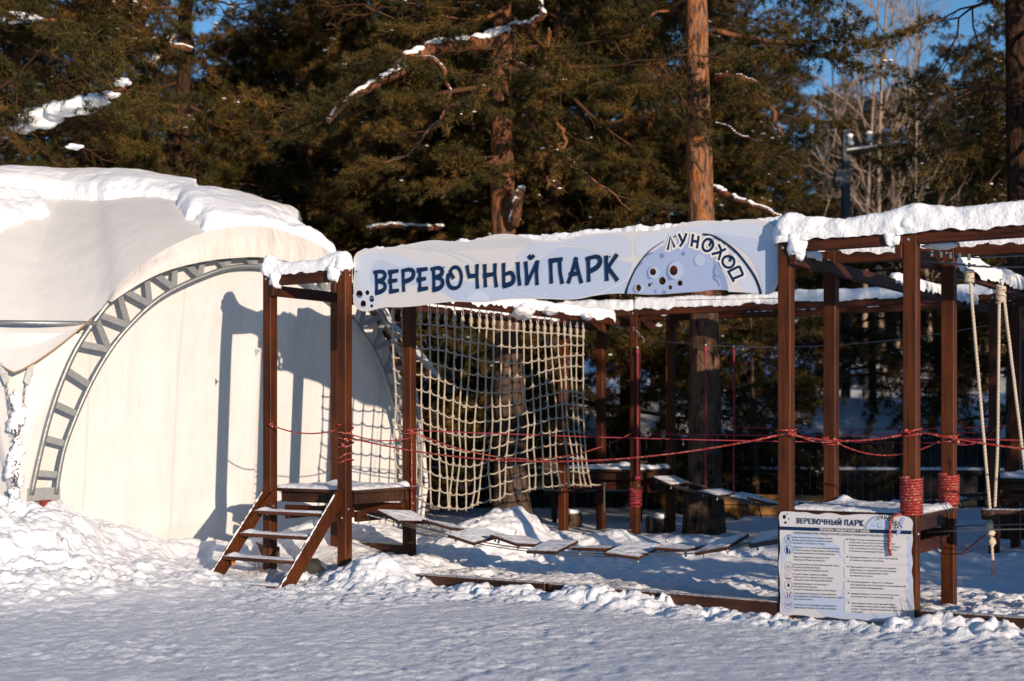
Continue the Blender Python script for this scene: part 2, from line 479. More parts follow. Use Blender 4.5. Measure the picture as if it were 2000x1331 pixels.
scatter(70, seg(g2(-4.9, 3.6), g2(-.6, 4.9), .30), (.06, .14), (.04, .10))
scatter(160, seg(g2(-4.4, 1.2), g2(-.3, 1.9), .55), (.04, .10), (.01, .045))
scatter(120, seg(g2(.1, .8), g2(2.5, 3.2), .5), (.05, .14), (.03, .09))
CL = np.array(clods)
def gauss(x, y, cx, cy, rx, ry, rot=0.0, p=1.0):
    c, s = math.cos(rot), math.sin(rot); dx = x-cx; dy = y-cy
    u = (dx*c+dy*s)/rx; v = (-dx*s+dy*c)/ry
    return np.exp(-(u*u+v*v)**p)
def ab(x, y):
    dx = x-OX; dy = y-OY
    return dx*CA-dy*SA, dx*SA+dy*CA
def H(x, y):
    x = np.asarray(x, dtype=float); y = np.asarray(y, dtype=float)
    a, b = ab(x, y)
    h = .05*(fbm(x*.35, y*.35, 3, 3)-.5)
    # trampled, wind-streaked foreground
    h = h + .016*(fbm(x*1.6, y*2.0, 3, 21)-.5) + .027*(fbm(x*10, y*10, 3, 5, .65)-.5)*(.5+1.1*vnoise(x*.8, y*1.2, 6))
    court = sstep(0, .25, b)*sstep(-5.1, -4.8, a)
    h = h + court*(.075*(fbm(x*3.0, y*3.2, 3, 33)-.5) + .03)
    h = h + .004*(1-np.abs(2*fbm(x*3.4+3, y*6.5, 3, 71)-1)*2.2)*(.2+1.4*fbm(x*.9, y*.9, 2, 77))
    bank = np.clip(gauss(a, b, -2.5, -.25, 3.6, .32, 0, 1.5)+gauss(x, y, -4.7, 12.8, 1.45, 2.2, 0, 1.5)+.35*gauss(x, y, -3.0, 13.4, 1.2, 1.3, 0, 1.5)+gauss(a, b, -4.6, .6, 1.2, 2.6, 0, 1.5)+gauss(a, b, 1.2, .8, 1.8, 1.6, 0, 1.5), 0, 1)
    h = h + bank*(.085*(fbm(x*8, y*8, 4, 91, .72)-.5) + .03*(1-np.abs(2*fbm(x*5.5, y*5.5, 3, 95)-1)*2))
    # heap in front of the tent's left foot
    m = gauss(x, y, -4.95, 13.50, 1.22, 1.80, -.15, 1.25)
    tongue = gauss(x, y, -4.3, 12.1, .75, .8, .4, 1.1)
    rough = fbm(x*2.2, y*2.2, 5, 44, .55)
    h = h + m*(.70 + .40*(rough-.5)) + tongue*(.16 + .30*(rough-.5)) + gauss(x, y, -3.3, 13.0, .9, 1.0, 0, 1.1)*(.10+.10*(rough-.5))
    # bank along the tent wall
    h = h + gauss(x, y, -2.75, 14.6, 1.3, .40, .60, 1.2)*(.17+.14*(rough-.5))
    h = h + gauss(x, y, -1.5, 15.1, 1.0, .6, .6, 1.2)*(.26+.22*(rough-.5))
    # around the left tower
    h = h + gauss(a, b, -4.72, -.22, .42, .28)*.19 - gauss(a, b, -5.2, -.08, .16, .16)*.05 + gauss(a, b, -4.75, .30, .35, .55)*.14
    h = h + gauss(a, b, -5.65, .6, .7, .7)*.07 + gauss(a, b, -6.0, 1.3, .8, .5)*.12
    # heap behind the left tower, running down to the right
    h = h + gauss(a, b, -4.95, 2.2, .55, .9, 0, 1.3)*(.46+.3*(rough-.5)) + gauss(a, b, -4.2, 3.2, .8, .8)*(.20+.25*(rough-.5))
    h = h + gauss(a, b, -2.9, 4.6, 1.9, .35)*(.12+.3*(rough-.5))
    # ridges shovelled against the ground timbers
    h = h + np.exp(-((b+.20)/.14)**2)*sstep(-4.9, -4.5, a)*(.015+.17*(fbm(x*3, y*3, 4, 61)-.42))
    h = h + gauss(a, b, -.55, -.42, .75, .2)*(.0+.08*(rough-.45)) - gauss(a, b, -.45, -.14, .66, .18, 0, 2)*.11 + gauss(a, b, .42, -.02, .35, .45)*(.09+.2*(rough-.5))
    h = h + gauss(a, b, 1.3, .4, 1.2, .5)*(.03+.14*(rough-.5))
    h = h + sstep(.6, 2.2, a)*sstep(.6, 2.5, b)*(.14*(rough-.3))
    # far ground climbs behind the fence
    h = h + sstep(24.2, 30, y)*1.9*(.75+.5*fbm(x*.12, y*.12, 3, 8)) + sstep(36, 120, y)*9
    h = h + sstep(17.5, 20, y)*.10*(fbm(x*1.4, y*1.4, 4, 19)-.3)
    return h
def add_clods(X, Y, Z):
    xs = X[0]; ys = Y[:, 0]
    for cx, cy, r, hh in CL:
        i0, i1 = np.searchsorted(ys, [cy-1.6*r, cy+1.6*r]); j0, j1 = np.searchsorted(xs, [cx-1.6*r, cx+1.6*r])
        if i1 <= i0 or j1 <= j0: continue
        xx = X[i0:i1, j0:j1]; yy = Y[i0:i1, j0:j1]
        q = ((xx-cx)/r)**2 + ((yy-cy)/(r*.8))**2
        q = q*(.5+1.5*vnoise(xx/r*1.5, yy/r*1.5, int(cx*977) & 1023)) + .7*(vnoise(xx/r*4.2, yy/r*4.2, int(cy*977) & 1023)-.4)
        base0 = float(H(cx, cy)); cap = base0 - r*.10 + (hh*.62+r*.10)*np.clip(1-q, 0, 1)**.75
        Z[i0:i1, j0:j1] = np.where(q < 1, np.maximum(Z[i0:i1, j0:j1], cap), Z[i0:i1, j0:j1])
def spaced(lo, d0, d1, hi, step, grow):
    mid = np.arange(d0, d1+1e-6, step); l = []; x = d0; s = step
    while x > lo: s *= grow; x -= s; l.append(x)
    r = []; x = d1; s = step
    while x < hi: s *= grow; x += s; r.append(x)
    return np.concatenate([np.array(l[::-1]), mid, np.array(r)])
xs = spaced(-420, -5.6, 5.8, 420, .021, 1.13); ys = spaced(-60, 7.6, 17.0, 800, .021, 1.055)
X, Y = np.meshgrid(xs, ys); Z = H(X, Y); add_clods(X, Y, Z)
fade = 1 - sstep(150, 400, np.hypot(X, Y)); Z = Z*fade
ny, nx = X.shape
I = np.arange(ny*nx).reshape(ny, nx)
F = np.stack([I[:-1, :-1], I[:-1, 1:], I[1:, 1:], I[1:, :-1]], -1).reshape(-1, 4)
A_, B_ = ab(X, Y)
pk = ((B_ < -.45) & ~((X < -2.6) & (Y > 10.9))).astype(int)
pkf = pk[:-1, :-1].ravel()
me = fastmesh('snow_ground', np.stack([X.ravel(), Y.ravel(), Z.ravel()], -1), F, [SNOWG, PACK], pkf, True, 4)
g = link('ground', me); g['kind'] = 'structure'
def hz(x, y): return float(H(x, y))

# ================================================================== SNOW CAPS
def snowcap(name, parent, pts, width, top, thick, seed=0, droop=.03, step=.022, lumps=(), thin=None, mat=SNOW, even=1.0):
    """lumpy snow roll lying on a beam: pts = two world points on beam top centre line"""
    p, q = Vector(pts[0]), Vector(pts[1]); d = q-p; L = d.length; d.normalize()
    side = d.cross(Vector((0, 0, 1))).normalized(); up = Vector((0, 0, 1))
    n = max(6, int(L/step)); K = 19
    rows = []
    for i in range(n+1):
        s_ = L*i/n
        th = thick*(1 + even*(.35*noise.noise(Vector((s_*1.1, seed, 0))) + .16*noise.noise(Vector((s_*4.0, seed, 3)))))
        if thin: th *= thin(s_/L)
        for (c0, r0, a0) in lumps: th += a0*math.exp(-((s_-c0*L)/r0)**2)
        th = max(th, .006)
        wd = width/2*(1 + .16*noise.noise(Vector((s_*2.5, seed, 7)))) + .10*th
        e = min(s_, L-s_); cap = min(1.0, .25+math.sqrt(max(0, e)/.05)*.75) if e < .05 else 1
        row = []
        for k in range(K):
            an = math.pi*(k/(K-1))*1.22 - .11*math.pi
            c, sn = math.cos(an), math.sin(an)
            y_ = math.copysign(abs(c)**.75, c)*wd*(cap if True else 1)
            z_ = (math.copysign(abs(sn)**.8, sn)*th if sn > 0 else sn*droop/.34*(1+.9*noise.noise(Vector((s_*3.5, k*.3, seed)))+.7*noise.noise(Vector((s_*13, k*.3, seed)))))
            z_ *= cap if sn > 0 else 1
            v = p + d*s_ + side*y_ + up*z_
            nn = .10*th*noise.noise(v*9+Vector((seed, 0, 0))) + .07*th*noise.noise(v*23) + .04*th*noise.noise(v*41)
            v = v + (side*c+up*sn)*nn
            row.append(v)
        rows.append(row)
    mb = MB(); mb.grid(rows, mat)
    b = 0
    mb.face(list(range(K)), mat); mb.face(list(range(n*K, n*K+K))[::-1], mat)
    return mb.obj(name, parent)
def snowslab(name, parent, a0, a1, b0, b1, z, th, seed=0, gap=.0, mat=SNOW, ragged=.03, lump=()):
    """thin uneven snow sheet on a platform or plank, in frame coordinates"""
    na = max(6, int((a1-a0)/.03)); nb = max(6, int((b1-b0)/.03)); mb = MB(); P = []
    for i in range(na+1):
        row = []
        for j in range(nb+1):
            a = a0+(a1-a0)*i/na; b = b0+(b1-b0)*j/nb
            e = min(i, na-i, j, nb-j)
            h = th*(.35+1.0*(noise.noise(Vector((a*2.3, b*2.3, seed)))*.6+.5)+.7*noise.noise(Vector((a*9, b*9, seed)))+.5*noise.noise(Vector((a*21, b*21, seed))))
            for (la, lb, lr, lh) in lump: h += lh*math.exp(-((a-la)**2+(b-lb)**2)/lr**2)
            rag = ragged*noise.noise(Vector((a*6, b*6, seed+5)))
            if e == 0: h = -.006; 
            elif e == 1: h = max(.0, h*.75)
            if i in (0,): a += abs(rag)
            if i == na: a -= abs(rag)
            if j == 0: b += abs(rag)
            if j == nb: b -= abs(rag)
            row.append(W(a, b, z+max(h, .004) if e else z-.004))
        P.append(row)
    mb.grid(P, mat); return mb.obj(name, parent)

# ================================================================== CLIMBING FRAME
fr = root('climbing_frame', W(-.95, 0, 0), 'large reddish brown stained timber frame of the rope park with snow on its beams', 'climbing frame')
PS = .05      # half post
PH = 2.85
COLS = dict(A=(-6.10, -5.20, 0.0, 1.0), B=(-.95, 0.0, 0.0, 1.0), C=(-6.02, -5.0, 5.43, 6.43), D=(-.70, .20, 5.43, 6.43), E=(3.6, 4.5, 0, 1))
def bolt(mb, a, b, z, face='f'):
    c = W(a, b, z); nrm = (W(a, b-1, z)-W(a, b, z)) if face == 'f' else (W(a+1, b, z)-W(a, b, z))
    mb.tube([c-nrm*.004, c+nrm*.006], [.011, .009], STEEL, 8)
for T, (a0, a1, b0, b1) in COLS.items():
    for (a, b) in ((a0, b0), (a1, b0), (a0, b1), (a1, b1)):
        if T == 'D' and b == b1 and a == a1: pass
        top = PH + (.03 if T == 'A' and b == 0 else 0)
        mb = MB(); zb = -.25
        mb.abox(a-PS, a+PS, b-PS, b+PS, zb, top, WPOST, .006)
        po = mb.obj('post', fr)
        for (x_, y_, z_, f_) in ((a-.008, b-PS, top-.075, 'f'), (a+PS, b+.01, top-.085, 's'), (a+.01, b-PS, .58, 'f'), (a+PS, b-.01, .66, 's')):
            bo = MB(); bolt(bo, x_, y_, z_, f_); bo.obj('bolt', po)
# beams resting on each other
def abeam(a0, a1, b, z0=2.745, h=.105, w_=.10, mat=None):
    mb = MB(); mb.abox(a0, a1, b-w_/2, b+w_/2, z0, z0+h, mat or WA, .005); return mb.obj('beam', fr)
def bbeam(a, b0, b1, z0=2.64, h=.102, w_=.05):
    mb = MB(); mb.abox(a-w_/2, a+w_/2, b0, b1, z0, z0+h, WBM, .005); return mb.obj('beam', fr)
for a in (-6.10+.077, -5.20-.077, -.95+.077, -.077): bbeam(a, -.07, 6.5)
for b in (0.0, 1.0):
    for (a0, a1) in ((-6.048, -5.252), (-5.148, -1.002), (-.898, -.052), (.052, 3.548)):
        if b == 0 and a0 == -5.148: o = abeam(a0, a1, .072, w_=.05)
        else: o = abeam(a0, a1, b)
        if b == 0:
            if a0 == -6.048: snowcap('snow_cap', o, (W(-6.17, 0, 2.865), W(-5.12, 0, 2.865)), .11, 0, .075, 1, lumps=((.06, .13, .10), (.88, .16, .09)))
            elif a0 < -2: snowcap('snow_cap', o, (W(a0-.02, .125, 2.85), W(a1+.06, .125, 2.85)), .045, 0, .200, 2, lumps=((.0, .16, -.02), (.93, .3, -.02)), even=.12)
            elif a0 < 0: snowcap('snow_cap', o, (W(-1.04, 0, 2.85), W(3.5, 0, 2.85)), .14, 0, .15, 3, lumps=((.03, .13, .045), (.235, .14, .045), (.12, .3, -.035)), even=.5)
        else:
            snowcap('snow_cap', o, (W(a0, b, 2.85), W(a1, b, 2.85)), .10, 0, .035 if a0 < -5 or a0 > -2 else .05, 5+a0)
for b in (5.43, 6.43):
    for (a0, a1) in ((-5.968, -5.052), (-4.948, -.752), (-.648, .148), (.252, 4)):
        o = abeam(a0, a1, b)
        snowcap('snow_cap', o, (W(a0-.07, b, 2.85), W(a1+.07, b, 2.85)), .12, 0, .105 if b < 6 else .08, 9+a0, lumps=((.0, .2, .03),))
# snow lumps hanging on posts and on the long beams that run to the back
def lumpsnow(parent, c, r, sq, seed):
    mb = MB(); mb.ball(c, r, SNOW, 18, 12, sq, .45, seed); return mb.obj('snow_cap', parent)
ch = [o for o in fr.children if o.name.startswith('beam')]
snowcap('snow_cap', ch[0], (W(-6.023, 1.1, 2.74), W(-6.023, 5.3, 2.74)), .07, 0, .05, 21)
snowcap('snow_cap', ch[1], (W(-5.277, 1.3, 2.74), W(-5.277, 5.38, 2.74)), .085, 0, .05, 22, droop=.05, thin=lambda t: .35+1.3*(t > .28))
snowcap('snow_cap', ch[2], (W(-.873, .15, 2.74), W(-.873, .5, 2.74)), .08, 0, .05, 23)
snowcap('snow_cap', ch[2], (W(-.873, 2.4, 2.74), W(-.873, 5.3, 2.74)), .09, 0, .06, 24, droop=.05)
snowcap('snow_cap', ch[3], (W(-.077, 1.1, 2.74), W(-.077, 5.3, 2.74)), .13, 0, .10, 25, droop=.06, lumps=((.15, .4, .05),))
# hanging clumps beside post tops
bt = [o for o in fr.children if o.name.startswith('beam')]
lumpsnow(ch[0], W(-5.99, -.03, 2.80), .085, (.75, .7, 1.05), 1)
lumpsnow(ch[1], W(-5.28, -.05, 2.83), .09, (.7, .6, 1.15), 2)
lumpsnow(ch[2], W(-.845, -.03, 2.80), .10, (.75, .7, 1.15), 3)
lumpsnow(ch[3], W(-.125, -.03, 2.84), .09, (.75, .6, 1.15), 4)
for (pa, sd) in ((-6.1, 5), (-5.2, 6), (-.95, 7), (0, 8)):
    lumpsnow(ch[0], W(pa, 0, 2.895), .10, (.95, .9, .75), sd)
# broken slab of snow hanging over the left long beam
lumpsnow(ch[1], W(-5.235, 3.15, 2.66), .13, (1.0, 2.3, .62), 11)
lumpsnow(ch[1], W(-5.235, 3.75, 2.70), .11, (.9, 2.2, .45), 12)
lumpsnow(ch[1], W(-5.235, 4.6, 2.69), .10, (.8, 2.6, .40), 13)

# platforms
def platform(a0, a1, b0, b1, z, th=.02, seed=0, lump=()):
    mb = MB(); n = 8; w_ = (b1-b0)/n
    for k in range(n): mb.abox(a0, a1, b0+k*w_+.004, b0+(k+1)*w_-.004, z-.032, z-.001*(k % 2), WDARK, .003)
    for bb in (b0+.075, b1-.12): mb.abox(a0+.045, a1-.045, bb, bb+.05, z-.135, z-.034, WDARK, .003)
    for aa in (a0+.06, a1-.11): mb.abox(aa, aa+.05, b0+.13, b1-.14, z-.136, z-.036, WDARK, .003)
    o = mb.obj('platform', fr)
    mb = MB()
    for bb in (b0+.07, b1-.12): mb.abox(a0+.09, a1-.09, bb, bb+.048, z-.26, z-.165, WA, .003)
    for aa in (a0+.05, a1-.10): mb.abox(aa, aa+.048, b0+.12, b1-.13, z-.30, z-.205, WBM, .003)
    mb.obj('joist', o)
    snowslab('snow_cover', o, a0+.01, a1-.01, b0+.01, b1-.01, z+.004, th, seed, lump=lump)
    return o
platform(-6.12, -5.13, -.03+.085, 1.04, .83, .022, 1, lump=((-5.2, .92, .07, .03), (-6.0, .95, .1, .03), (-5.35, .5, .1, .02)))
platform(-.98, .06, .055, 1.06, .80, .022, 2, lump=((-.82, .93, .05, .045), (-.08, .12, .07, .02), (.0, .95, .08, .02)))
platform(-6.05, -4.95, 5.48, 6.48, .85, .03, 3, lump=((-5.4, 5.9, .1, .05),))
platform(-.74, .25, 5.48, 6.48, .85, .04, 4, lump=((-.3, 5.7, .15, .06),))
platform(3.5, 4.5, .05, 1.05, .80, .03, 5)

# stairs on the left tower
st = MB()
stairs = bpy.data.objects.new('stairs', None); COL.objects.link(stairs); stairs.parent = fr
def bar(mb, p, q, w_, t_, mat, sideax=None):
    p, q = Vector(p), Vector(q); d = (q-p); L = d.length; d.normalize()
    sx = Vector((CA, -SA, 0)) if sideax is None else sideax
    n = d.cross(sx).normalized()
    mb.box((p+q)/2, sx*t_, n*w_, d*L, mat, .004)
for aa in (-6.085, -5.215):
    mb = MB(); bar(mb, W(aa, -.03, .80), W(aa, -.90, -.10), .135, .042, WPOST); o = mb.obj('stringer', stairs)
    sp = MB(); pts = []; rs = []
    for i in range(70):
        t = i/69; p = W(aa+.006*noise.noise(Vector((i*.4, aa, 0))), -.08-.79*t-.0485, .748-.817*t+.0470); pts.append(p)
        rs.append(max(.002, .007+.010*noise.noise(Vector((i*.55, aa*3, 4)))))
    sp.tube(pts, rs, SNOW, 7); sp.obj('snow_cap', o)
for (bb, zz) in ((-.19, .635), (-.38, .44), (-.60, .245), (-.82, .04)):
    mb = MB(); mb.abox(-6.06, -5.24, bb-.085, bb+.085, zz-.036, zz, WSTEP, .004); o = mb.obj('step', stairs)
    snowslab('snow_cover', o, -6.055, -5.245, bb-.08, bb+.08, zz+.002, .009, zz*9, lump=((-6.0, bb, .06, .022),))
# diagonal braces at the left post
mb = MB(); bar(mb, W(-6.0, -.04, .80), W(-6.12, -.55, .30), .05, .02, WPOST); mb.obj('brace', stairs)

# ================================================================== GROUND TIMBERS
def timber(p, q, w_, h, label, z0=None, z1=None):
    p, q = Vector(p), Vector(q); d = (q-p); L = d.length; d.normalize(); s_ = d.cross(Vector((0, 0, 1))).normalized()
    mb = MB(); mb.box((p+q)/2, s_*w_, s_.cross(d)*h, d*L, WDARK, .006)
    o = mb.obj('ground_timber'); tag(o, label, 'timber', 'timbers laid on the ground round the court'); return o
timber(W(-4.62, .02, .055), W(-3.05, .0, .06), .09, .12, 'dark timber in the snow beginning right of the stairs, nearest the left tower')
timber(W(-3.02, 0, .055), W(-.98, .0, .04), .09, .13, 'long dark timber in the snow running up to the information board')
timber(W(-5.15, 1.15, .08), W(-5.05, 5.35, .05), .09, .14, 'dark timber under the cargo net running back from the left tower')
timber(W(.10, -.12, .07), W(3.6, -.12, .07), .09, .13, 'dark timber in the snow at the right edge beyond the board')
timber(W(-6.9, .75, .17), W(-6.35, .35, .17), .10, .12, 'short dark timber sticking out of the snow left of the stairs')
timber(W(.7, 1.8, .14), W(2.4, 2.6, .18), .08, .08, 'dark timber half buried behind the hanging white ropes')
timber(W(-6.0, 1.2, .17), W(-5.3, 1.15, .17), .10, .14, 'dark timber lying under the left tower behind the steps')
mb = MB(); mb.ball(W(-5.62, -.02, .10), .12, STONE, 16, 10, (1.2, .9, .75), .4, 3)
tag(mb.obj('stone'), 'dark rounded stone in the snow under the wooden stairs', 'stone')

# ================================================================== BANNER SIGN
BB = .035     # sign plane (just behind the post fronts)
def bpx(px, py): return on_front(px, py, BB)
def bfn(a, z, off): return W(a, BB-off, z)
outer = [(692,500),(700,490),(725,485),(742,487),(760,484),(800,477),(830,471),(850,469),(870,471),(900,473),(915,473),(935,467),(960,459),(980,457),(1000,457),(1025,464),(1045,469),(1060,470),(1085,471),(1110,467),(1130,460),(1180,455),(1240,452),(1280,451),(1300,447),(1320,442),(1340,435),(1365,431),(1395,431),(1420,434),(1440,429),(1475,428),(1490,431),(1503,435),(1515,444),(1524,458),(1526,480),(1524,520),(1519,560),(1508,573),(1495,577),(1470,574),(1440,571),(1415,567),(1395,566),(1370,570),(1340,572),(1290,576),(1255,576),(1225,573),(1180,575),(1150,580),(1120,584),(1080,585),(1020,584),(980,586),(950,591),(920,591),(890,589),(870,591),(850,593),(820,598),(780,601),(755,600),(735,604),(720,609),(705,608),(695,602),(689,590),(691,570),(689,550),(693,530),(690,512)]
def circ(cx, cy, rx, ry=None, n=22, rot=0):
    ry = ry or rx; c, s_ = math.cos(rot), math.sin(rot)
    return [(cx+rx*math.cos(t)*c-ry*math.sin(t)*s_, cy+rx*math.cos(t)*s_+ry*math.sin(t)*c) for t in [2*math.pi*i/n for i in range(n)]]
def smooth_loop(pts, k=2):
    for _ in range(k):
        o = []
        for i in range(len(pts)):
            p, q = pts[i], pts[(i+1) % len(pts)]
            o += [(p[0]*.75+q[0]*.25, p[1]*.75+q[1]*.25), (p[0]*.25+q[0]*.75, p[1]*.25+q[1]*.75)]
        pts = o
    return pts
hole_l = [(702,575,6.5,7.5),(717.5,572,4,4.8),(726,584,5,6.5),(709.5,594,5.5,7),(726,598,3,3.4)]
hole_m = [(1275.5,531.5,6.6,6.8),(1316,529,8.2,9.8),(1294,549,6.8,7.8),(1268.5,557,3.2,3.4),(1309.5,562,4,4.5),(1328.5,553.5,5.4,5.6),(1247.5,563,5.6,6.8)]
m1 = lambda L, f: [f(*p) for p in L]
banner = root('banner_sign', W(-3, BB, 2.45), 'long wavy-edged pale blue banner with navy hand lettering over the court entrance', 'banner sign')
mb = MB(); mb.poly([m1(smooth_loop(outer, 2), bpx)] + [m1(circ(*h), bpx) for h in hole_l+hole_m], bfn, 0, SIGNW, .006, EDGE, EDGE)
mb.obj('panel', banner)
# clipping helper: keep decoration inside the outline by intersecting with a slightly shrunk outline (convex-free Sutherland per scanline not needed: shapes are traced inside)
art = MB(); lay = [0.0012]
def layer(loops, mat, step=.00012, fn=bfn, conv=bpx, mb=None):
    lay[0] += step; (mb or art).poly([m1(l, conv) for l in loops], fn, lay[0], mat)
HL = [circ(*h) for h in hole_l]; HM = [circ(*h) for h in hole_m]
def z7(pts): return [(680+x/3.5714, 420+y/3.5714) for x, y in pts]
# big pale shapes
layer([smooth_loop(z7([(60,300),(150,265),(250,262),(370,280),(480,330),(560,345),(700,350),(700,470),(640,500),(560,495),(430,490),(330,505),(260,545),(215,590),(190,640),(150,650),(95,655),(60,610),(50,560),(60,480),(50,400)]), 2)]+HL, SIGNB3)
layer([smooth_loop(z7([(150,400),(180,330),(240,310),(300,330),(340,365),(430,350),(560,372),(690,440),(720,520),(690,560),(620,520),(540,495),(430,490),(330,505),(250,550),(190,520),(150,470)]), 2)], SIGNB1)
layer([smooth_loop(z7([(700,470),(820,455),(960,500),(1100,480),(1160,420),(1150,350),(1300,330),(1370,290),(1440,235),(1540,218),(1700,245),(1850,300),(1960,330),(1985,345),(1960,400),(1940,545),(1850,548),(1700,560),(1650,578),(1500,588),(1300,580),(1100,578),(1000,600),(940,604),(780,600),(720,580),(660,540)]), 2)], SIGNB1)
layer([smooth_loop(z7([(820,600),(850,560),(900,530),(960,545),(1000,596),(940,604)]), 2)], SIGNB3)
layer([smooth_loop(z7([(1290,190),(1350,190),(1440,200),(1510,190),(1640,150),(1980,125),(1985,330),(1700,235),(1540,205),(1440,225),(1370,280),(1290,320),(1200,330),(1160,300)]), 2)], SIGNB2)
layer([smooth_loop([(1240,458),(1290,456),(1330,446),(1400,437),(1470,436),(1500,442),(1515,460),(1518,500),(1516,540),(1506,568),(1490,572),(1486,540),(1468,500),(1440,475),(1410,462),(1370,456),(1330,462),(1290,478),(1262,498),(1240,505)], 2)], SIGNB3)
layer([smooth_loop([(1380,452),(1440,462),(1500,470),(1518,475),(1518,540),(1506,570),(1490,574),(1486,545),(1468,502),(1430,475)], 2)], SIGNB1)
# thin pale diagonal hatching and curved lines
def ribbon(pts, w_, conv, taper=None):
    P = [Vector(conv(*p)) if conv else Vector(p) for p in pts]; L, Rr = [], []
    for i, p in enumerate(P):
        t = (P[min(i+1, len(P)-1)]-P[max(i-1, 0)]).normalized(); n = Vector((-t.y, t.x))
        ww = w_ if taper is None else w_*taper(i/(len(P)-1))
        L.append(p+n*ww/2); Rr.append(p-n*ww/2)
    return [tuple(p) for p in L]+[tuple(p) for p in Rr[::-1]]
def smooth_path(pts, n=5):
    if len(pts) < 3: return pts
    out = []; P = [pts[0]]+list(pts)+[pts[-1]]
    for i in range(1, len(P)-2):
        p0, p1, p2, p3 = [Vector(q) for q in P[i-1:i+3]]
        for k in range(n):
            t = k/n
            v = .5*((2*p1)+(-p0+p2)*t+(2*p0-5*p1+4*p2-p3)*t*t+(-p0+3*p1-3*p2+p3)*t**3); out.append((v.x, v.y))
    out.append(tuple(pts[-1])); return out
def stroke(mb, pts, w_, mat, conv, fn, step=.00005, taper=None, sm=True):
    lay[0] += step
    pts = smooth_path(pts) if sm and len(pts) > 2 else pts
    P = [Vector(conv(*p)) for p in pts]
    b = len(mb.v)
    for i, p in enumerate(P):
        t = (P[min(i+1, len(P)-1)]-P[max(i-1, 0)]); t.normalize(); n = Vector((-t.y, t.x))
        ww = w_*(taper(i/(len(P)-1)) if taper else 1)
        mb.v.append(fn((p+n*ww/2).x, (p+n*ww/2).y, lay[0])); mb.v.append(fn((p-n*ww/2).x, (p-n*ww/2).y, lay[0]))
    for i in range(len(P)-1): mb.face([b+2*i, b+2*i+1, b+2*i+3, b+2*i+2], mat)
for k in range(34):
    x0 = 470+k*24
    stroke(art, z7([(x0, 200-(k*1.2)), (x0+58, 262-k*1.2)]), .0035, SIGNLN if k % 2 else SIGNB2, bpx, bfn, sm=False)
stroke(art, z7([(560,220),(700,270),(820,330),(920,400),(1050,470),(1150,520),(1280,565),(1420,585),(1600,585),(1760,545),(1880,490),(1950,450)]), .007, SIGNLN, bpx, bfn)
stroke(art, z7([(380,225),(560,240),(700,250),(860,300),(1000,380)]), .004, SIGNLN, bpx, bfn)
for (x, y, r) in ((1375,552,12),(1758,512,13),(765,268,8)):
    stroke(art, z7([(x-r, y), (x+r, y)]), .006, MWHITE, bpx, bfn); stroke(art, z7([(x, y-r), (x, y+r)]), .006, MWHITE, bpx, bfn)
for (x, y) in ((1110,553),(1185,551),(1320,537),(1437,546),(1575,555),(1680,538),(1808,497),(1840,455),(1900,503),(1845,540),(650,300),(725,330)):
    layer([z7(circ(x, y, 4, 4, 8))], MWHITE, .00005)
# moon emblem
def z8(pts): return [(1180+x/5.0, 420+y/5.0) for x, y in pts]
moon = MB()
def mlayer(pts, mat, holes=(), step=.00012): lay[0] += step; moon.poly([m1(pts, bpx)]+[m1(h, bpx) for h in holes], bfn, lay[0], mat)
mlayer(z8([(1105,440),(1180,330),(1290,380),(1390,500),(1465,610),(1505,700),(1525,765),(1215,752),(1190,640),(1150,520)]), SIGNB3)
mlayer(z8([(1200,600),(1300,640),(1360,720),(1380,755),(1240,748),(1210,700)]), SIGNW)
mlayer(smooth_loop(z8([(1330,620),(1375,720),(1340,700),(1300,650)]), 1), SIGNB2)
mlayer(z8([(228,772),(240,700),(270,620),(320,530),(390,440),(470,370),(560,310),(660,280),(760,268),(860,285),(960,330),(1040,390),(1100,450),(1150,530),(1190,610),(1212,690),(1218,738),(1160,733),(1080,732),(1000,740),(900,750),(800,758),(700,765),(600,774),(500,776),(360,770)]), MOON, HM)
mlayer(smooth_loop(z8([(1060,430),(1120,480),(1165,560),(1200,650),(1213,738),(1150,733),(1140,640),(1100,560),(1075,500)]), 2), MOONS)
def craterpx(cx, cy, rx, ry, mat1=MOOND, mat2=MOONL, hole=None):
    # crescent + inner rim
    n = 22; o = circ(cx, cy, rx, ry, n); i = circ(cx+rx*.10, cy-ry*.16, rx*.82, ry*.84, n)
    mlayer(z8(o), mat1, [z8(i)])
    mlayer(z8(circ(cx+rx*.1, cy-ry*.16, rx*.80, ry*.82, n)), mat2, hole or [])
craterpx(484, 575, 70, 72, hole=[HM[0]]); craterpx(696, 560, 92, 108, hole=[HM[1]]); craterpx(932, 450, 62, 70, MOONS)
craterpx(342, 735-10, 62, 50, hole=[HM[6]])
for (x, y, rx, ry) in ((566,400,24,26),(776,380,19,22),(505,748,10,18),(590,755,20,16),(470,670,14,12)):
    mlayer(z8(circ(x, y, rx, ry, 14)), MOOND)
for pts in ([(480,372),(430,390),(385,430)], [(380,465),(335,500),(300,550),(275,610)], [(1085,490),(1075,560),(1100,600),(1140,610)], [(1068,590),(1080,625),(1110,650),(1130,700)]):
    stroke(moon, z8(pts), .018, MOOND, bpx, bfn, taper=lambda t: .35+.65*math.sin(math.pi*min(1, t+.1)))
stroke(moon, z8([(215,775),(222,735),(235,700),(280,590),(350,470),(440,360),(520,300),(590,258)]), .014, NAVY, bpx, bfn, taper=lambda t: 1.35-1.0*t)
stroke(moon, z8([(968,190),(1060,205),(1180,270),(1290,360),(1390,480),(1470,600),(1510,690),(1535,775)]), .020, NAVY, bpx, bfn, taper=lambda t: .7+.45*t)
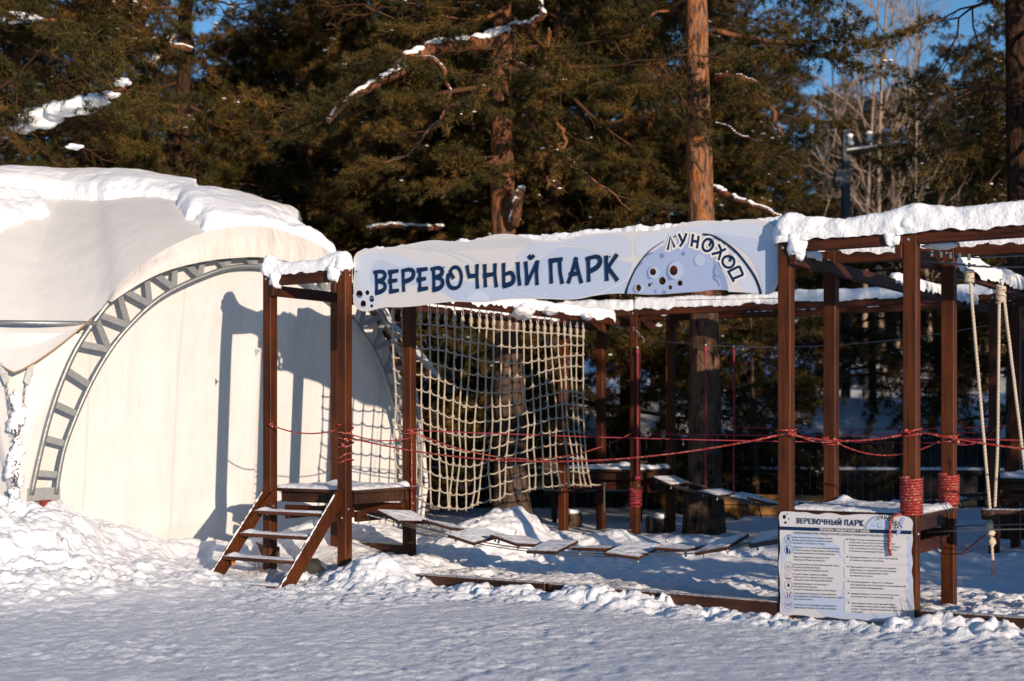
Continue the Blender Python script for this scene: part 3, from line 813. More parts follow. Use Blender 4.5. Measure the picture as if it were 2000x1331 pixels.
# ЛУНОХОД
LUN = [[(625,345),(650,212),(692,320)],[(732,185),(768,262)],[(808,180),(780,260),(742,312)],
       [(873,188),(856,312)],[(928,205),(910,330)],[(862,255),(920,265)],
       'O1', [(1122,288),(1150,350),(1120,445)],[(1195,332),(1120,370),(1055,385)],
       'O2', [(1325,500),(1362,588)],[(1325,503),(1225,552)],[(1362,585),(1255,628)],[(1212,545),(1272,655)]]
def lun(conv, fn, mb, wdt, wdo):
    for pas, (w_, mt) in enumerate(((wdo, MWHITE), (wdt, NAVY))):
        for L_ in LUN:
            if L_ == 'O1': pts = [(1050,248),(1070,290),(1045,340),(1000,355),(968,325),(975,270),(1010,238),(1050,248),(1040,285),(1025,305)]
            elif L_ == 'O2': pts = [(1225,405),(1268,430),(1272,480),(1235,515),(1185,505),(1160,460),(1180,415),(1225,405),(1240,430),(1222,458)]
            else: pts = L_
            if pas == 0:   # outline grows past the stroke ends
                a_, b_ = Vector(pts[0])-Vector(pts[1]), Vector(pts[-1])-Vector(pts[-2])
                a_.normalize(); b_.normalize()
                pts = [tuple(Vector(pts[0])+a_*16)]+list(pts)+[tuple(Vector(pts[-1])+b_*16)]
            stroke(mb, pts, w_, mt, conv, fn, step=.00005, sm=L_ in ('O1', 'O2'))
lun(lambda x, y: bpx(*z8([(x, y)])[0]), bfn, moon, .0215, .052)
art.obj('printed_pattern', banner); moon.obj('moon_emblem', banner)
# main lettering, strokes traced letter by letter
TITLE = [
 [(198,392),(202,470),(203,550)], [(180,402),(240,396),(262,420),(248,450),(212,464)], [(212,464),(252,476),(262,506),(240,532),(192,546)],
 [(301,392),(300,470),(305,540)], [(283,402),(356,390)], [(283,466),(348,456)], [(290,537),(360,526)],
 [(388,382),(389,460),(393,537)], [(376,392),(435,382),(461,402),(450,442),(402,466)],
 [(505,376),(504,450),(507,528)], [(483,388),(560,376)], [(483,456),(548,444)], [(491,522),(563,512)],
 [(600,368),(602,450),(604,530)], [(580,380),(640,370),(662,395),(647,424),(612,438)], [(612,438),(655,450),(664,482),(642,510),(592,525)],
 [(742,446),(728,420),(715,398)], [(712,405),(735,370),(768,368),(790,400),(795,445),(780,495),(748,512),(715,500),(700,460),(706,410)],
 [(833,352),(842,398),(848,425)], [(840,428),(905,424)], [(905,344),(904,430),(908,515)],
 [(958,344),(960,420),(964,506)], [(1030,338),(1030,420),(1040,506)], [(946,424),(1036,412)],
 [(1090,336),(1090,420),(1092,503)], [(1090,420),(1140,404),(1160,440),(1145,478),(1084,498)], [(1190,330),(1193,410),(1203,494)],
 [(1243,325),(1250,410),(1252,492)], [(1250,486),(1290,400),(1326,322)], [(1326,318),(1320,400),(1324,490)], [(1264,282),(1280,304),(1302,282)],
 [(1418,312),(1420,400),(1423,480)], [(1404,324),(1502,308)], [(1480,312),(1485,400),(1500,482)],
 [(1598,296),(1570,390),(1540,478)], [(1590,300),(1610,390),(1634,478)], [(1546,420),(1622,404)],
 [(1680,296),(1682,380),(1684,468)], [(1662,308),(1740,292),(1764,322),(1745,362),(1697,392)],
 [(1806,284),(1806,370),(1811,462)], [(1882,276),(1845,330),(1815,375)], [(1816,366),(1850,410),(1886,460)]]
let = MB(); lay[0] += .0004
for t in TITLE:
    stroke(let, t, .041, NAVY, lambda x, y: bpx(*z7([(x, y)])[0]), bfn, step=.00006, taper=lambda q: .92+.16*math.sin(3*q+len(t)))
let.obj('lettering', banner)
sc = MB()
for (x, y) in ((63,396),(672,366),(1175,334),(1830,292)):
    p = bpx(*z7([(x, y)])[0]); sc.tube([bfn(p[0], p[1], .002), bfn(p[0], p[1], .010)], .006, INK, 8)
for (x, y) in ((695,212),(1678,297)):
    p = bpx(*z8([(x, y)])[0]); sc.tube([bfn(p[0], p[1], .002), bfn(p[0], p[1], .010)], .006, INK, 8)
sc.obj('screw', banner)
# pale cord stretched under the banner
mb = MB(); mb.tube([W(-1.9, BB+.03, 2.43), W(-1.0, BB+.03, 2.405)], .003, NETROPE, 5); mb.obj('support_cord', banner)

# ================================================================== INFORMATION BOARD
IB = -.062
def ipx(px, py): return on_front(px, py, IB)
def ifn(a, z, off): return W(a, IB-off, z)
def zi(pts): return [(1500+x/5.119, 980+y/5.119) for x, y in pts]
board = root('information_board', W(-.48, IB, 0), 'pale blue wavy-edged notice board with park rules at the foot of the right tower', 'notice board')
bo_ = [(110,140),(125,105),(160,98),(235,100),(320,108),(385,106),(440,122),(500,132),(545,120),(600,112),(680,122),(730,138),(810,135),(870,128),(960,126),(1060,128),(1150,136),(1240,136),(1330,140),(1390,150),(1425,165),(1450,200),(1448,250),(1440,300),(1450,360),(1445,420),(1432,500),(1442,560),(1450,620),(1432,700),(1452,780),(1448,860),(1455,950),(1462,1050),(1466,1120),(1462,1180),(1440,1215),(1400,1222),(1340,1212),(1300,1200),(1230,1188),(1150,1193),(1060,1196),(980,1190),(920,1180),(870,1172),(800,1178),(720,1172),(640,1158),(600,1150),(520,1165),(430,1158),(380,1140),(300,1135),(240,1135),(190,1142),(140,1135),(118,1100),(120,1040),(126,960),(118,880),(122,800),(112,720),(104,640),(112,560),(125,480),(120,400),(116,320),(120,250),(112,190)]
ih = [(162,153,18,22),(190,124,8,7),(207,173,7,10),(174,211,13,13),(1268,1175,11,14),(1316,1180,20,20),(1376,1190,21,19),(1402,1152,12,12),(1436,1159,7,8)]
IH = [zi(circ(*h, 14)) for h in ih]
mb = MB(); mb.poly([m1(zi(smooth_loop(bo_, 2)), ipx)]+[m1(h, ipx) for h in IH], ifn, 0, BOARDW, .005, EDGE, EDGE); mb.obj('panel', board)
pr = MB(); lay[0] = .0012
def il(pts, mat, holes=(), mb=None): lay[0] += .0003; (mb or pr).poly([m1(zi(pts), ipx)]+[m1(h, ipx) for h in holes], ifn, lay[0], mat)
il(smooth_loop([(140,300),(500,320),(620,420),(740,440),(760,1000),(900,1010),(960,1160),(900,1165),(700,1165),(560,1150),(500,1080),(400,1060),(300,1065),(220,1110),(140,1110),(135,900),(135,600)], 2), BOARDB)
il(smooth_loop([(130,560),(420,420),(740,520),(760,760),(720,1000),(500,930),(300,900),(140,960)], 2), BOARDW)
il(smooth_loop([(1380,340),(1436,350),(1430,700),(1445,900),(1450,1120),(1300,1140),(1200,1185),(1000,1185),(800,1165),(780,1120),(1390,1130),(1400,700)], 2), BOARDB)
il([(120,248),(1440,292),(1437,328),(120,283)], NAVY)
def rr(x0, y0, x1, y1, r=22):
    return [(x0+r, y0), (x1-r, y0+ (x1-x0)*.012), (x1-r*.3, y0+r*.3+5), (x1, y0+r+5), (x1, y1-r), (x1-r*.3, y1-r*.3), (x1-r, y1), (x0+r, y1-(x1-x0)*.012), (x0+r*.3, y1-r*.3-5), (x0, y1-r-5), (x0, y0+r), (x0+r*.3, y0+r*.3)]
for (y0, y1) in ((370,530),(545,625),(640,775),(790,890),(905,980),(1000,1120)): il(rr(765, y0, 1395+(y0-370)*.02, y1), BOARDP)
pr.obj('printed_pattern', board)
em = MB()
# half moon emblem
def ml(pts, mat): il(pts, mat, mb=em)
ml([(975,272),(990,225),(1020,185),(1060,158),(1110,146),(1160,150),(1205,175),(1240,215),(1262,255),(1268,282)], MOONL)
ml([(1262,255),(1240,215),(1205,175),(1240,170),(1300,210),(1345,285),(1268,282)], SIGNB1)
ml(smooth_loop([(1345,150),(1375,165),(1350,220),(1320,335),(1285,335),(1300,250),(1330,190)], 1), MOON)
for (x, y, r) in ((1055,232,17),(1118,238,26),(1190,208,15),(1080,188,6),(1130,185,5)):
    ml(circ(x, y, r, r, 14), MOOND); ml(circ(x+2, y-3, r*.8, r*.8, 14), MOONL)
def istr(pts, w_, mat, sm=True): stroke(em, pts, w_, mat, lambda x, y: ipx(*zi([(x, y)])[0]), ifn, step=.0001, sm=sm)
istr([(975,272),(990,225),(1020,185),(1060,158),(1098,146)], .003, NAVY); istr([(1195,148),(1250,170),(1300,205),(1345,262)], .005, NAVY)
lun(lambda x, y: ipx(*zi([(1100+(x-620)*.285+0, 140+(y-185)*.285)])[0]), ifn, em, .0075, .015)
em.obj('moon_emblem', board)
tx = MB(); lay[0] = .0024
for t in TITLE:   # same hand lettering, level base line
    stroke(tx, [(283+(x-180)*.396, 165+(y-392+(x-180)*.0635)*.335+(x-180)*.014) for x, y in t], .0078, NAVY, lambda x, y: ipx(*zi([(x, y)])[0]), ifn, step=.00008)
# small texts with Blender's own built-in font
def text_into(mb, s_, x, y, hgt, width, mat, slope=.036):
    cu = bpy.data.curves.new('txt', 'FONT'); cu.body = s_; cu.size = 1; cu.offset = .018; o = bpy.data.objects.new('txt', cu); COL.objects.link(o)
    dg = bpy.context.evaluated_depsgraph_get(); dg.update(); e = o.evaluated_get(dg); me = e.to_mesh()
    vs = [v.co.copy() for v in me.vertices]; fs = [tuple(p.vertices) for p in me.polygons]
    e.to_mesh_clear(); bpy.data.objects.remove(o); bpy.data.curves.remove(cu)
    if not vs: return
    x1 = max(v.x for v in vs); b = len(mb.v)
    for v in vs:
        xx = x + v.x/x1*width; yy = y - v.y*hgt/.72 + (xx-x)*slope
        p = ipx(*zi([(xx, yy)])[0]); mb.v.append(ifn(p[0], p[1], lay[0]))
    for f in fs: mb.face([b+i for i in f], mat)
text_into(tx, 'ПРАВИЛА ПРЕБЫВАНИЯ В ПАРКЕ', 517, 292, 25, 500, MWHITE, .032)
text_into(tx, 'ВЕРЕВОЧНЫЙ ПАРК ПРЕДНАЗНАЧЕН ДЛЯ РАЗВЛЕЧЕНИЯ ВЗРОСЛЫХ И ДЕТЕЙ', 262, 322, 20, 992, INK, .035)
LT = [(250,362,[('Парк состоит из нескольких этапов',395),('различной сложности, размещенных',405),('на высоте от 0,5 до 1 метра;',320)]),
 (258,462,[('Дети до 11 лет могут использовать Парк',465),('только в присутствии родителей или под',455),('надзором взрослых сопровождающих;',418)]),
 (260,558,[('При необходимости допускается',358),('помощь ребёнку на трассах.',315)]),
 (255,632,[('Дети допускаются для прохождения трасс',462),('только в удобной обуви,',272),('хорошо закрепленной на ногах;',352)]),
 (257,730,[('Во избежание травм и ушибов,',345),('запрещается хождение в шлепанцах,',404),('сланцах и прочей подобной обуви;',388)]),
 (259,826,[('Администрация не рекомендует',348),('пользоваться Парком',235),('во время сырой погоды и гололедицы;',430)]),
 (261,922,[('Запрещается толкаться, раскачиваться,',430),('соскакивать с этапов в не предназначенных',497),('для этого местах;',190)]),
 (262,1036,[('Запрещается отвязывать, развязывать,',425),('повреждать тросы, ступени, площадки.',428)]),
 (815,386,[('Родители или сопровождающие лица',422),('самостоятельно определяют физические',465),('возможности своего ребёнка, несут полную',510),('ответственность за поведение и здоровье',484),('ребёнка на территории Парка;',350)]),
 (820,562,[('Администрация не несёт ответственности',480),('за жизнь и здоровье ребёнка;',345)]),
 (823,660,[('Парк работает без надзора со стороны',460),('владельца, не огорожен, поэтому риски',460),('безопасности пользования лежат',385),('на взрослых гостях;',230)]),
 (826,808,[('Сопровождающее лицо несет полную',430),('материальную ответственность за причинённый',555),('вред и ущерб оборудованию;',335)]),
 (829,926,[('Администрация не несёт ответственности',480),('за оставленные без присмотра вещи.',432)]),
 (836,1022,[('При обнаружении повреждений Парка,',445),('необходимо незамедлительно сообщить',460),('охране курорта (местонахождение: дом охраны',558),('на въезде).',120)])]
for (x, y, ls) in LT:
    for k, (s_, wd) in enumerate(ls): text_into(tx, s_, x, y+k*28.5, 15, wd, INK, .036)
for (x, y) in ((795,377),(800,552),(803,650),(806,797),(809,915),(811,1010)): lay[0] += .00005; tx.poly([m1(zi(circ(x, y, 8, 8, 10)), ipx)], ifn, lay[0], INK)
tx.obj('lettering', board)
lay[0] = .0024
IC = [MB()]
def ring(x, y, r, mat): IC[0].poly([m1(zi(circ(x, y, r, r*1.1, 24)), ipx), m1(zi(circ(x, y, r*.92, r*1.02, 24)), ipx)], ifn, lay[0], mat)
def blob(pts, mat=NAVY): lay[0] += .00005; IC[0].poly([m1(zi(pts), ipx)], ifn, lay[0], mat)
def nxt(y, mt):
    if IC[0].v: IC[0].obj('pictogram', board)
    IC[0] = MB(); ring(205, y, 42, mt)
nxt(377, INK)
blob(circ(203,345,9,7,10)); blob([(190,358),(218,362),(216,378),(196,376)]); istr2 = lambda pts, w_=.004: stroke(IC[0], pts, w_, NAVY, lambda x, y: ipx(*zi([(x, y)])[0]), ifn, step=.00005, sm=False)
istr2([(200,375),(186,405)]); istr2([(210,375),(222,410)])
nxt(480, INK); blob(circ(193,448,7,8,10)); blob([(180,460),(206,462),(202,520),(186,520)]); blob(circ(217,482,5,6,10)); blob([(210,490),(224,490),(221,520),(212,520)])
nxt(645, INK); istr2([(185,655),(215,625)], .003); istr2([(190,668),(228,640)], .003); istr2([(200,672),(232,655)], .003); istr2([(180,640),(200,660)], .002)
nxt(740, PINK); blob([(185,752),(200,765),(225,762),(232,770),(200,776),(182,765)]); istr2([(200,745),(212,718)], .002); istr2([(190,748),(186,720)], .002)
nxt(838, INK); blob([(206,810),(222,842),(206,856),(192,842)]); blob(circ(180,848,4,4,8)); blob(circ(232,848,4,4,8))
nxt(933, PINK); blob(circ(194,912,6,6,10)); istr2([(196,920),(198,940)], .005); istr2([(198,938),(188,962)], .003); istr2([(198,938),(204,962)], .003); blob(circ(228,912,6,6,10)); istr2([(224,920),(216,940)], .005); istr2([(216,940),(224,962)], .003); istr2([(200,926),(220,926)], .003)
nxt(1030, PINK); istr2([(180,1015),(200,1050),(214,1020),(226,1052),(232,1015)], .003); istr2([(190,1045),(215,1010)], .002)
IC[0].obj('pictogram', board)

# ================================================================== CARGO NET
net = root('cargo_net', W(-5.3, 2.8, .5), 'knotted beige rope cargo net hanging beside the left tower beam', 'cargo net')
NV, NH = 26, 13
AN = -5.31
b_l, b_r = on_side(771, 700, AN)[0], on_side(1142, 700, AN)[0]
def nbot(px): 
    xs_ = [740,771,819,870,928,987,1045,1104,1150]; ys_ = [925,940,968,979,986,977,962,944,938]
    return float(np.interp(px, xs_, ys_))
def netp(i, j):    # i 0..NV-1 left to right, j 0..NH-1 top to bottom
    t = i/(NV-1); b = b_l+(b_r-b_l)*t; p = W(AN, b, 0); px = 1000+FPX*p.x/p.y
    zt = 2.44+.05*t; zb = CAMZ-(nbot(px)-HOR)/FPX*p.y
    s_ = j/(NH-1); z = zt+(zb-zt)*s_
    sway = .10*s_*math.sin(t*9+1)+.05*s_*noise.noise(Vector((i*.6, j*.25, 2)))*2
    fl = (t-.5)*.10*s_ + .22*s_**4*max(0, t-.75)*4
    return W(AN-.02+sway*.8, b+fl+.022*noise.noise(Vector((i*.45, j*.5, 5))), z+.062*math.sin(t*7.5+j*.25)*(s_ > .05)*min(1, s_*3+.3)+.02*noise.noise(Vector((i*.9, j*.8, 9))))
NP = [[netp(i, j) for j in range(NH)] for i in range(NV)]
for i in range(NV):
    mb = MB(); pts = []
    zt = NP[i][0]; top = Vector((zt.x, zt.y, 2.565))
    for j in range(NH-1):
        p, q = NP[i][j], NP[i][j+1]
        for k in range(3):
            t = k/3; pts.append(p.lerp(q, t)+Vector((.006*noise.noise(Vector((i, j*3+k, 1))), .006*noise.noise(Vector((i, j*3+k, 7))), 0)))
    pts.append(NP[i][-1]); pts.append(NP[i][-1]-Vector((0, 0, .035)))
    mb.tube([top+Vector((.004, 0, 0))]+pts, .0088, NETROPE, 6)
    for j in range(NH): mb.ball(NP[i][j], random.uniform(.015, .020), NETROPE, 7, 5, (1.0, 1.0, 1.05), .5, i*13+j)
    # bulky splice under the hook
    mb.ball(top-Vector((0, 0, .045)), .022, NETROPE, 8, 6, (1, 1, 2.2), .4, i)
    mb.ball(top-Vector((0, 0, .105)), .020, NETROPE, 8, 6, (.9, .9, 1.5), .5, i+40)
    mb.obj('vertical_rope', net)
    # steel shackle
    mb = MB(); c = top+Vector((0, 0, .018)); e = (W(0, 1, 0)-W(0, 0, 0)) if i % 2 else (W(1, 0, 0)-W(0, 0, 0))
    mb.tube([c+e*.013*math.cos(t)+Vector((0, 0, .028*math.sin(t))) for t in [2*math.pi*k/12 for k in range(13)]], .0045, STEEL, 5, False)
    mb.tube([c+Vector((0, 0, .024)), Vector((c.x, c.y, 2.645))], .005, STEEL, 6); mb.ball(c+Vector((0, 0, .035)), .011, STEEL, 6, 4)
    mb.obj('shackle', net)
for j in range(NH):
    mb = MB(); pts = []
    for i in range(NV-1):
        p, q = NP[i][j], NP[i+1][j]
        sg = .030*(.6+.8*abs(noise.noise(Vector((i*.8, j*.9, 3)))))
        for k in range(4):
            t = k/4; pts.append(p.lerp(q, t)-Vector((0, 0, sg*4*t*(1-t)*.8)))
    pts.append(NP[-1][j]); mb.tube(pts, .0085, NETROPE, 6); mb.obj('horizontal_rope', net)
# corner tail of the net pulled to the back tower
mb = MB(); e = NP[-1][-1]; q = at(1180, 946, e.y+.5); mb.tube([e, e.lerp(q, .5)-Vector((0, 0, .01)), q], .010, NETROPE, 6)
mb.tube([q, q-Vector((.0, 0, .33)), q-Vector((.012, 0, .36))], .009, NETROPE, 6); mb.ball(q, .022, NETROPE, 8, 6); mb.obj('tail_rope', net)

# ================================================================== PLANK BRIDGES
def carabiner(mb, p, d, s_=1.0):
    p = Vector(p); d = Vector(d).normalized(); x = d.cross(Vector((0, 0, 1))).normalized() if abs(d.z) < .9 else Vector((1, 0, 0))
    mb.tube([p+d*.045*s_*(1+math.cos(t))+x*.022*s_*math.sin(t) for t in [2*math.pi*k/14 for k in range(15)]], .0055*s_, STEEL, 6, False)
def bridge(label, a0, a1, b0, b1, z0, z1, sag, n, seed, fine=True):
    rt = root('plank_bridge', W((a0+a1)/2, (b0+b1)/2, 0), label, 'plank bridge')
    def zc(a): t = (a-a0)/(a1-a0); return z0+(z1-z0)*t - sag*4*t*(1-t)
    for bb in (b0+.10, b1-.10):
        mb = MB(); pts = [W(a0+(a1-a0)*i/24, bb, zc(a0+(a1-a0)*i/24)) for i in range(25)]
        mb.tube(pts, .0055, CABLE, 6)
        mb.tube([p+Vector((0, 0, -.022)) for p in pts], .0045, CABLE, 6)
        mb.obj('cable', rt)
    rn = random.Random(seed)
    for k in range(n):
        a = a0+(a1-a0)*(k+.7)/(n+.4); z = zc(a)+.02
        tilt = rn.uniform(-.16, .16); roll = rn.uniform(-.16, .10); yaw = rn.uniform(-.22, .22)
        slope = (zc(a+.05)-zc(a-.05))/.1
        ex = Matrix.Rotation(yaw, 3, 'Z')@(W(1, 0, 0)-W(0, 0, 0)) ; ex = (ex+Vector((0, 0, slope+roll))).normalized()
        ey = Matrix.Rotation(yaw, 3, 'Z')@(W(0, 1, 0)-W(0, 0, 0)); ey = (ey+Vector((0, 0, tilt))).normalized()
        ez = ex.cross(ey).normalized(); ey = ez.cross(ex)
        wd, ln = rn.uniform(.27, .32), (b1-b0)*.80
        c = W(a, (b0+b1)/2+(.06 if k % 2 else -.06), z)
        mb = MB(); mb.box(c, ex*wd, ey*ln, ez*.030, WDARK, .004); o = mb.obj('plank', rt)
        # snow cover
        sm = MB(); P = []; ni, nj = 8, 22
        for i in range(ni+1):
            row = []
            for j in range(nj+1):
                u, v = i/ni-.5, j/nj-.5; e = min(i, ni-i, j, nj-j)
                h = .0155 + (.010*(noise.noise(Vector((u*4+k, v*9, seed)))+.25) if e else -.004)
                row.append(c+ex*wd*.96*u+ey*ln*.97*v+ez*(h if e else .017))
            P.append(row)
        sm.grid(P, SNOW); sm.obj('snow_cover', o)
        cm = MB()
        for sg in (-1, 1):
            for u in (-.36, .36):
                q = c+ex*wd*u+ey*ln*.5*sg*.66-ez*.018
                cm.tube([q, q-ez*.028], .010, STEEL, 7); cm.ball(q-ez*.032, .012, STEEL, 6, 4)
        cm.obj('cable_clamp', o)
    return rt, zc
br, zc = bridge('low hanging bridge of snow-dusted planks from the stair tower to the board tower', -5.12, -.99, .18, .82, .62, .58, .25, 10, 4)
mb = MB()
for bb, aa in ((.2, -5.12), (.5, -5.12), (.8, -5.12)):
    for k in range(3): carabiner(mb, W(aa+.02+k*.07, bb, .60-.012*k), (W(1, 0, 0)-W(0, 0, 0))+Vector((0, 0, -.15)), .75)
mb.obj('carabiner', br)
br2, zc2 = bridge('far hanging bridge of narrow steps on crimson cords at the back', -4.94, -.76, 5.65, 6.25, .74, .66, .27, 13, 9)
cmb = MB()
cab = catenary(W(-5.0, 5.95, 2.47), W(-.7, 5.95, 2.55), .17, 24)
cmb.tube(cab, .006, CABLE, 6); cmb.obj('cable', br2)
for px in (1378, 1433, 1240):
    # cords hang from the overhead cable down to the steps
    u = (px-1000)/FPX
    bb = 5.95; a = (u*(OY+CA*bb)-OX-SA*bb)/(CA+u*SA); t = (a+5.0)/4.3
    top = W(a, bb, 2.47+.08*t-.17*4*t*(1-t)) if t > .03 else W(-4.93, 5.35, 2.35)
    bot = W(a, bb, zc2(a)) if t > .03 else W(-4.93, 5.35, .75)
    mb = MB(); mb.tube([top, top.lerp(bot, .3)+Vector((.006, 0, 0)), top.lerp(bot, .7), bot], .010, PINKROPE, 6)
    mb.ball(top-Vector((0, 0, .05)), .020, PINKROPE, 8, 6, (1, 1, 2.4), .5, px); mb.ball(top+Vector((0, 0, .0)), .018, STEEL, 8, 5)
    mb.ball(bot, .03, PINKROPE, 8, 6, (1.3, 1, 1), .5, px)
    mb.obj('cord', br2)

# ================================================================== RED ROPES
RZ = 1.36
def rope(name, pts, r, mat, label, cat='rope', group='red safety ropes tied round the posts', extra=None):
    mb = MB(); mb.tube(pts, r*.78, mat, 7)
    if extra: extra(mb)
    o = mb.obj(name); tag(o, label, cat, group); return o
def wrap(mb, a, b, z0, z1, turns, r=.0095, mat=REDROPE, jit=.006, e=.058):
    cor = [(-e, -e), (e, -e), (e, e), (-e, e)]; pts = []
    n = int(turns*4); ph = random.random()*6
    for i in range(n+1):
        da, db = cor[i % 4]; z = z0+(z1-z0)*i/n + random.uniform(-jit, jit)
        nx_ = cor[(i+1) % 4]
        pts.append(W(a+da, b+db, z))
        pts.append(W(a+da*.5+nx_[0]*.5, b+db*.5+nx_[1]*.5, z+(z1-z0)/n*.5-.002))
    mb.tube(pts, r*.85, mat, 6)
def knot(mb, p, s_=1.0, mat=REDROPE):
    p = Vector(p); mb.ball(p, .016*s_, mat, 9, 7, (1.2, .9, 1.1), .6, int(p.x*99))
    mb.ball(p+Vector((.018, -.01, -.016))*s_, .011*s_, mat, 8, 6, (1, 1, 1.3), .6, int(p.y*77))
def line_px(pts, b=None):   # pixel path on the front plane
    out = []
    for (x, y) in pts: a, z = on_front(x, y, b); out.append(W(a, b, z))
    return out
rope('safety_rope', catenary(W(-6.04, -.065, RZ+.07), W(-5.26, -.065, RZ+.02), .055), .0085, REDROPE, 'short red rope between the stair tower\'s two front posts',
     extra=lambda m: knot(m, W(-6.03, -.07, RZ+.07)))
mb = MB(); wrap(mb, -5.2, 0, 1.08, 1.42, 5.2, .0085, jit=.022); knot(mb, W(-5.14, -.06, 1.30)); knot(mb, W(-5.17, -.07, 1.25), .8)
tag(mb.obj('rope_lashing'), 'loose red rope lashing wound several times round the stair tower\'s front post', 'rope', 'red safety ropes tied round the posts')
p0 = W(-5.14, -.06, 1.32); p1 = W(-1.0, -.062, RZ+.0)
rope('safety_rope', [p0]+catenary(p0, p1, .21, 20)[1:], .0095, REDROPE, 'long sagging red rope across the court front from stair tower to board tower')
rope('safety_rope', catenary(W(-5.14, -.05, 1.36), W(-5.14, .94, 1.30), .05), .0075, REDROPE, 'red rope from the lashed front post to the post behind it on the right')
pA4 = W(-5.14, .95, RZ); pC1 = W(-5.0+.02, 5.37, 1.32)
rope('safety_rope', catenary(pA4, pC1, .30, 20), .0085, REDROPE, 'red rope sagging across the cargo net to the back left tower',
     extra=lambda m: (wrap(m, -5.2, 1.0, 1.34, 1.39, 1.6, .008), knot(m, pA4, 1.1), m.tube([pA4, W(-5.12, .93, 1.0), W(-5.13, .94, .55)], .0085, REDROPE, 6)))
rope('safety_rope', catenary(W(-5.14, 1.05, 1.37), W(-1.0, 5.4, 1.22), .03, 20), .007, PINKROPE, 'thin crimson rope crossing the court diagonally behind the net')
rope('safety_rope', catenary(W(-4.94, 5.38, 1.30), W(-.76, 5.38, 1.34), .03, 16), .008, PINKROPE, 'crimson rope along the back of the court between the two far towers', extra=lambda m: knot(m, W(-4.93, 5.37, 1.33), 1.4, PINKROPE))
rope('safety_rope', catenary(W(-4.94, 6.38, 1.42), W(-.76, 6.38, 1.40), .06, 16), .007, PINKROPE, 'crimson rope behind the far hanging bridge')
rope('safety_rope', catenary(W(-.95, -.066, RZ+.02), W(-.06, -.066, RZ+.01), .05, 14), .0095, REDROPE, 'red rope between the two front posts above the information board',
     extra=lambda m: (wrap(m, -.95, 0, 1.37, 1.41, 1.7, .0085), wrap(m, 0, 0, 1.37, 1.42, 1.8, .0085), knot(m, W(-.90, -.066, 1.38)), knot(m, W(-.02, -.066, 1.40), .9)))
rope('safety_rope', catenary(W(-.90, .0, 1.38), W(-.90, .94, 1.30), .03, 10)+catenary(W(-.90, .94, 1.30), W(-.06, .94, 1.31), .11, 12), .008, REDROPE, 'red rope round the back of the right tower sagging between its rear posts',
     extra=lambda m: (wrap(m, -.95, 1.0, 1.27, 1.33, 2, .0085), knot(m, W(-.90, .94, 1.31), 1.2)))
rope('safety_rope', catenary(W(.05, -.05, 1.40), W(2.6, -.02, 1.36), .13, 18), .0095, REDROPE, 'red rope leaving the nearest post towards the right edge')
rope('safety_rope', catenary(W(.05, .94, 1.33), W(3.5, 1.1, 1.36), .02, 14), .0085, PINKROPE, 'crimson rope leaving the rear right post past the white ropes',
     extra=lambda m: (wrap(m, 0, 1.0, 1.31, 1.36, 1.6, .0085), knot(m, W(.06, .94, 1.33), 1.2)))
rope('safety_rope', catenary(W(.0, 1.05, 1.30), W(-.62, 5.4, 1.45), .10, 14), .007, PINKROPE, 'crimson rope running back from the rear right post')
# thick sleeves of rope
mb = MB(); wrap(mb, 0, 0, .80, 1.065, 13, .0115, jit=.0015, e=.061)
ta = [W(-.05, -.078, .80), W(-.10, -.085, .795), W(-.125, -.085, .76), W(-.135, -.082, .64), W(-.14, -.082, .57), W(-.125, -.082, .50)]
mb.tube(ta, .0095, REDROPE, 7)
tag(mb.obj('rope_sleeve'), 'red rope wound thickly round the nearest post with its tail over the board', 'rope sleeve', 'thick red rope sleeves round posts')
mb = MB(); wrap(mb, 0, 1.0, .82, 1.055, 12, .0115, jit=.0015, e=.061)
tag(mb.obj('rope_sleeve'), 'red rope wound thickly round the rear right post', 'rope sleeve', 'thick red rope sleeves round posts')
mb = MB(); wrap(mb, -5.0, 5.43, .40, .62, 8, .011, PINKROPE, .012); 
tag(mb.obj('rope_lashing'), 'crimson rope wound round the far left tower\'s front post near the ground', 'rope')
rope('loose_rope', [at(1812, 1062, 11.0), at(1835, 1080, 10.9), at(1850, 1083, 10.8), at(1880, 1082, 10.7), at(1905, 1060, 10.6), at(1924, 1046, 10.5)], .008, REDROPE, 'red rope end hanging low between the right tower and the white rope', group=None)

# ================================================================== RIGHT-HAND ROPES AND CABLES
sw = root('rope_swing', W(.4, .5, .3), 'pair of thick white twisted ropes hanging from the cable with a wooden foothold disc', 'rope swing')
def wrope(parent, pts, r=.0118, name='rope'):
    # three-strand laid rope
    P = [Vector(p) for p in pts]; dens = []
    for i in range(len(P)-1):
        n = max(2, int((P[i+1]-P[i]).length/.012))
        for k in range(n): dens.append(P[i].lerp(P[i+1], k/n))
    dens.append(P[-1]); mb = MB(); ax = (dens[-1]-dens[0]).normalized(); x = ax.orthogonal().normalized(); y = ax.cross(x)
    for s_ in range(3):
        L = 0; q = []
        for i, p in enumerate(dens):
            if i: L += (dens[i]-dens[i-1]).length
            an = L/.085*2*math.pi + s_*2*math.pi/3
            q.append(p+(x*math.cos(an)+y*math.sin(an))*r*.5)
        mb.tube(q, r*.58, ROPEM, 5)
    return mb.obj(name, parent)
ROPEM = plain('natural_white_rope', (.50, .43, .35), .85, spec=.1)
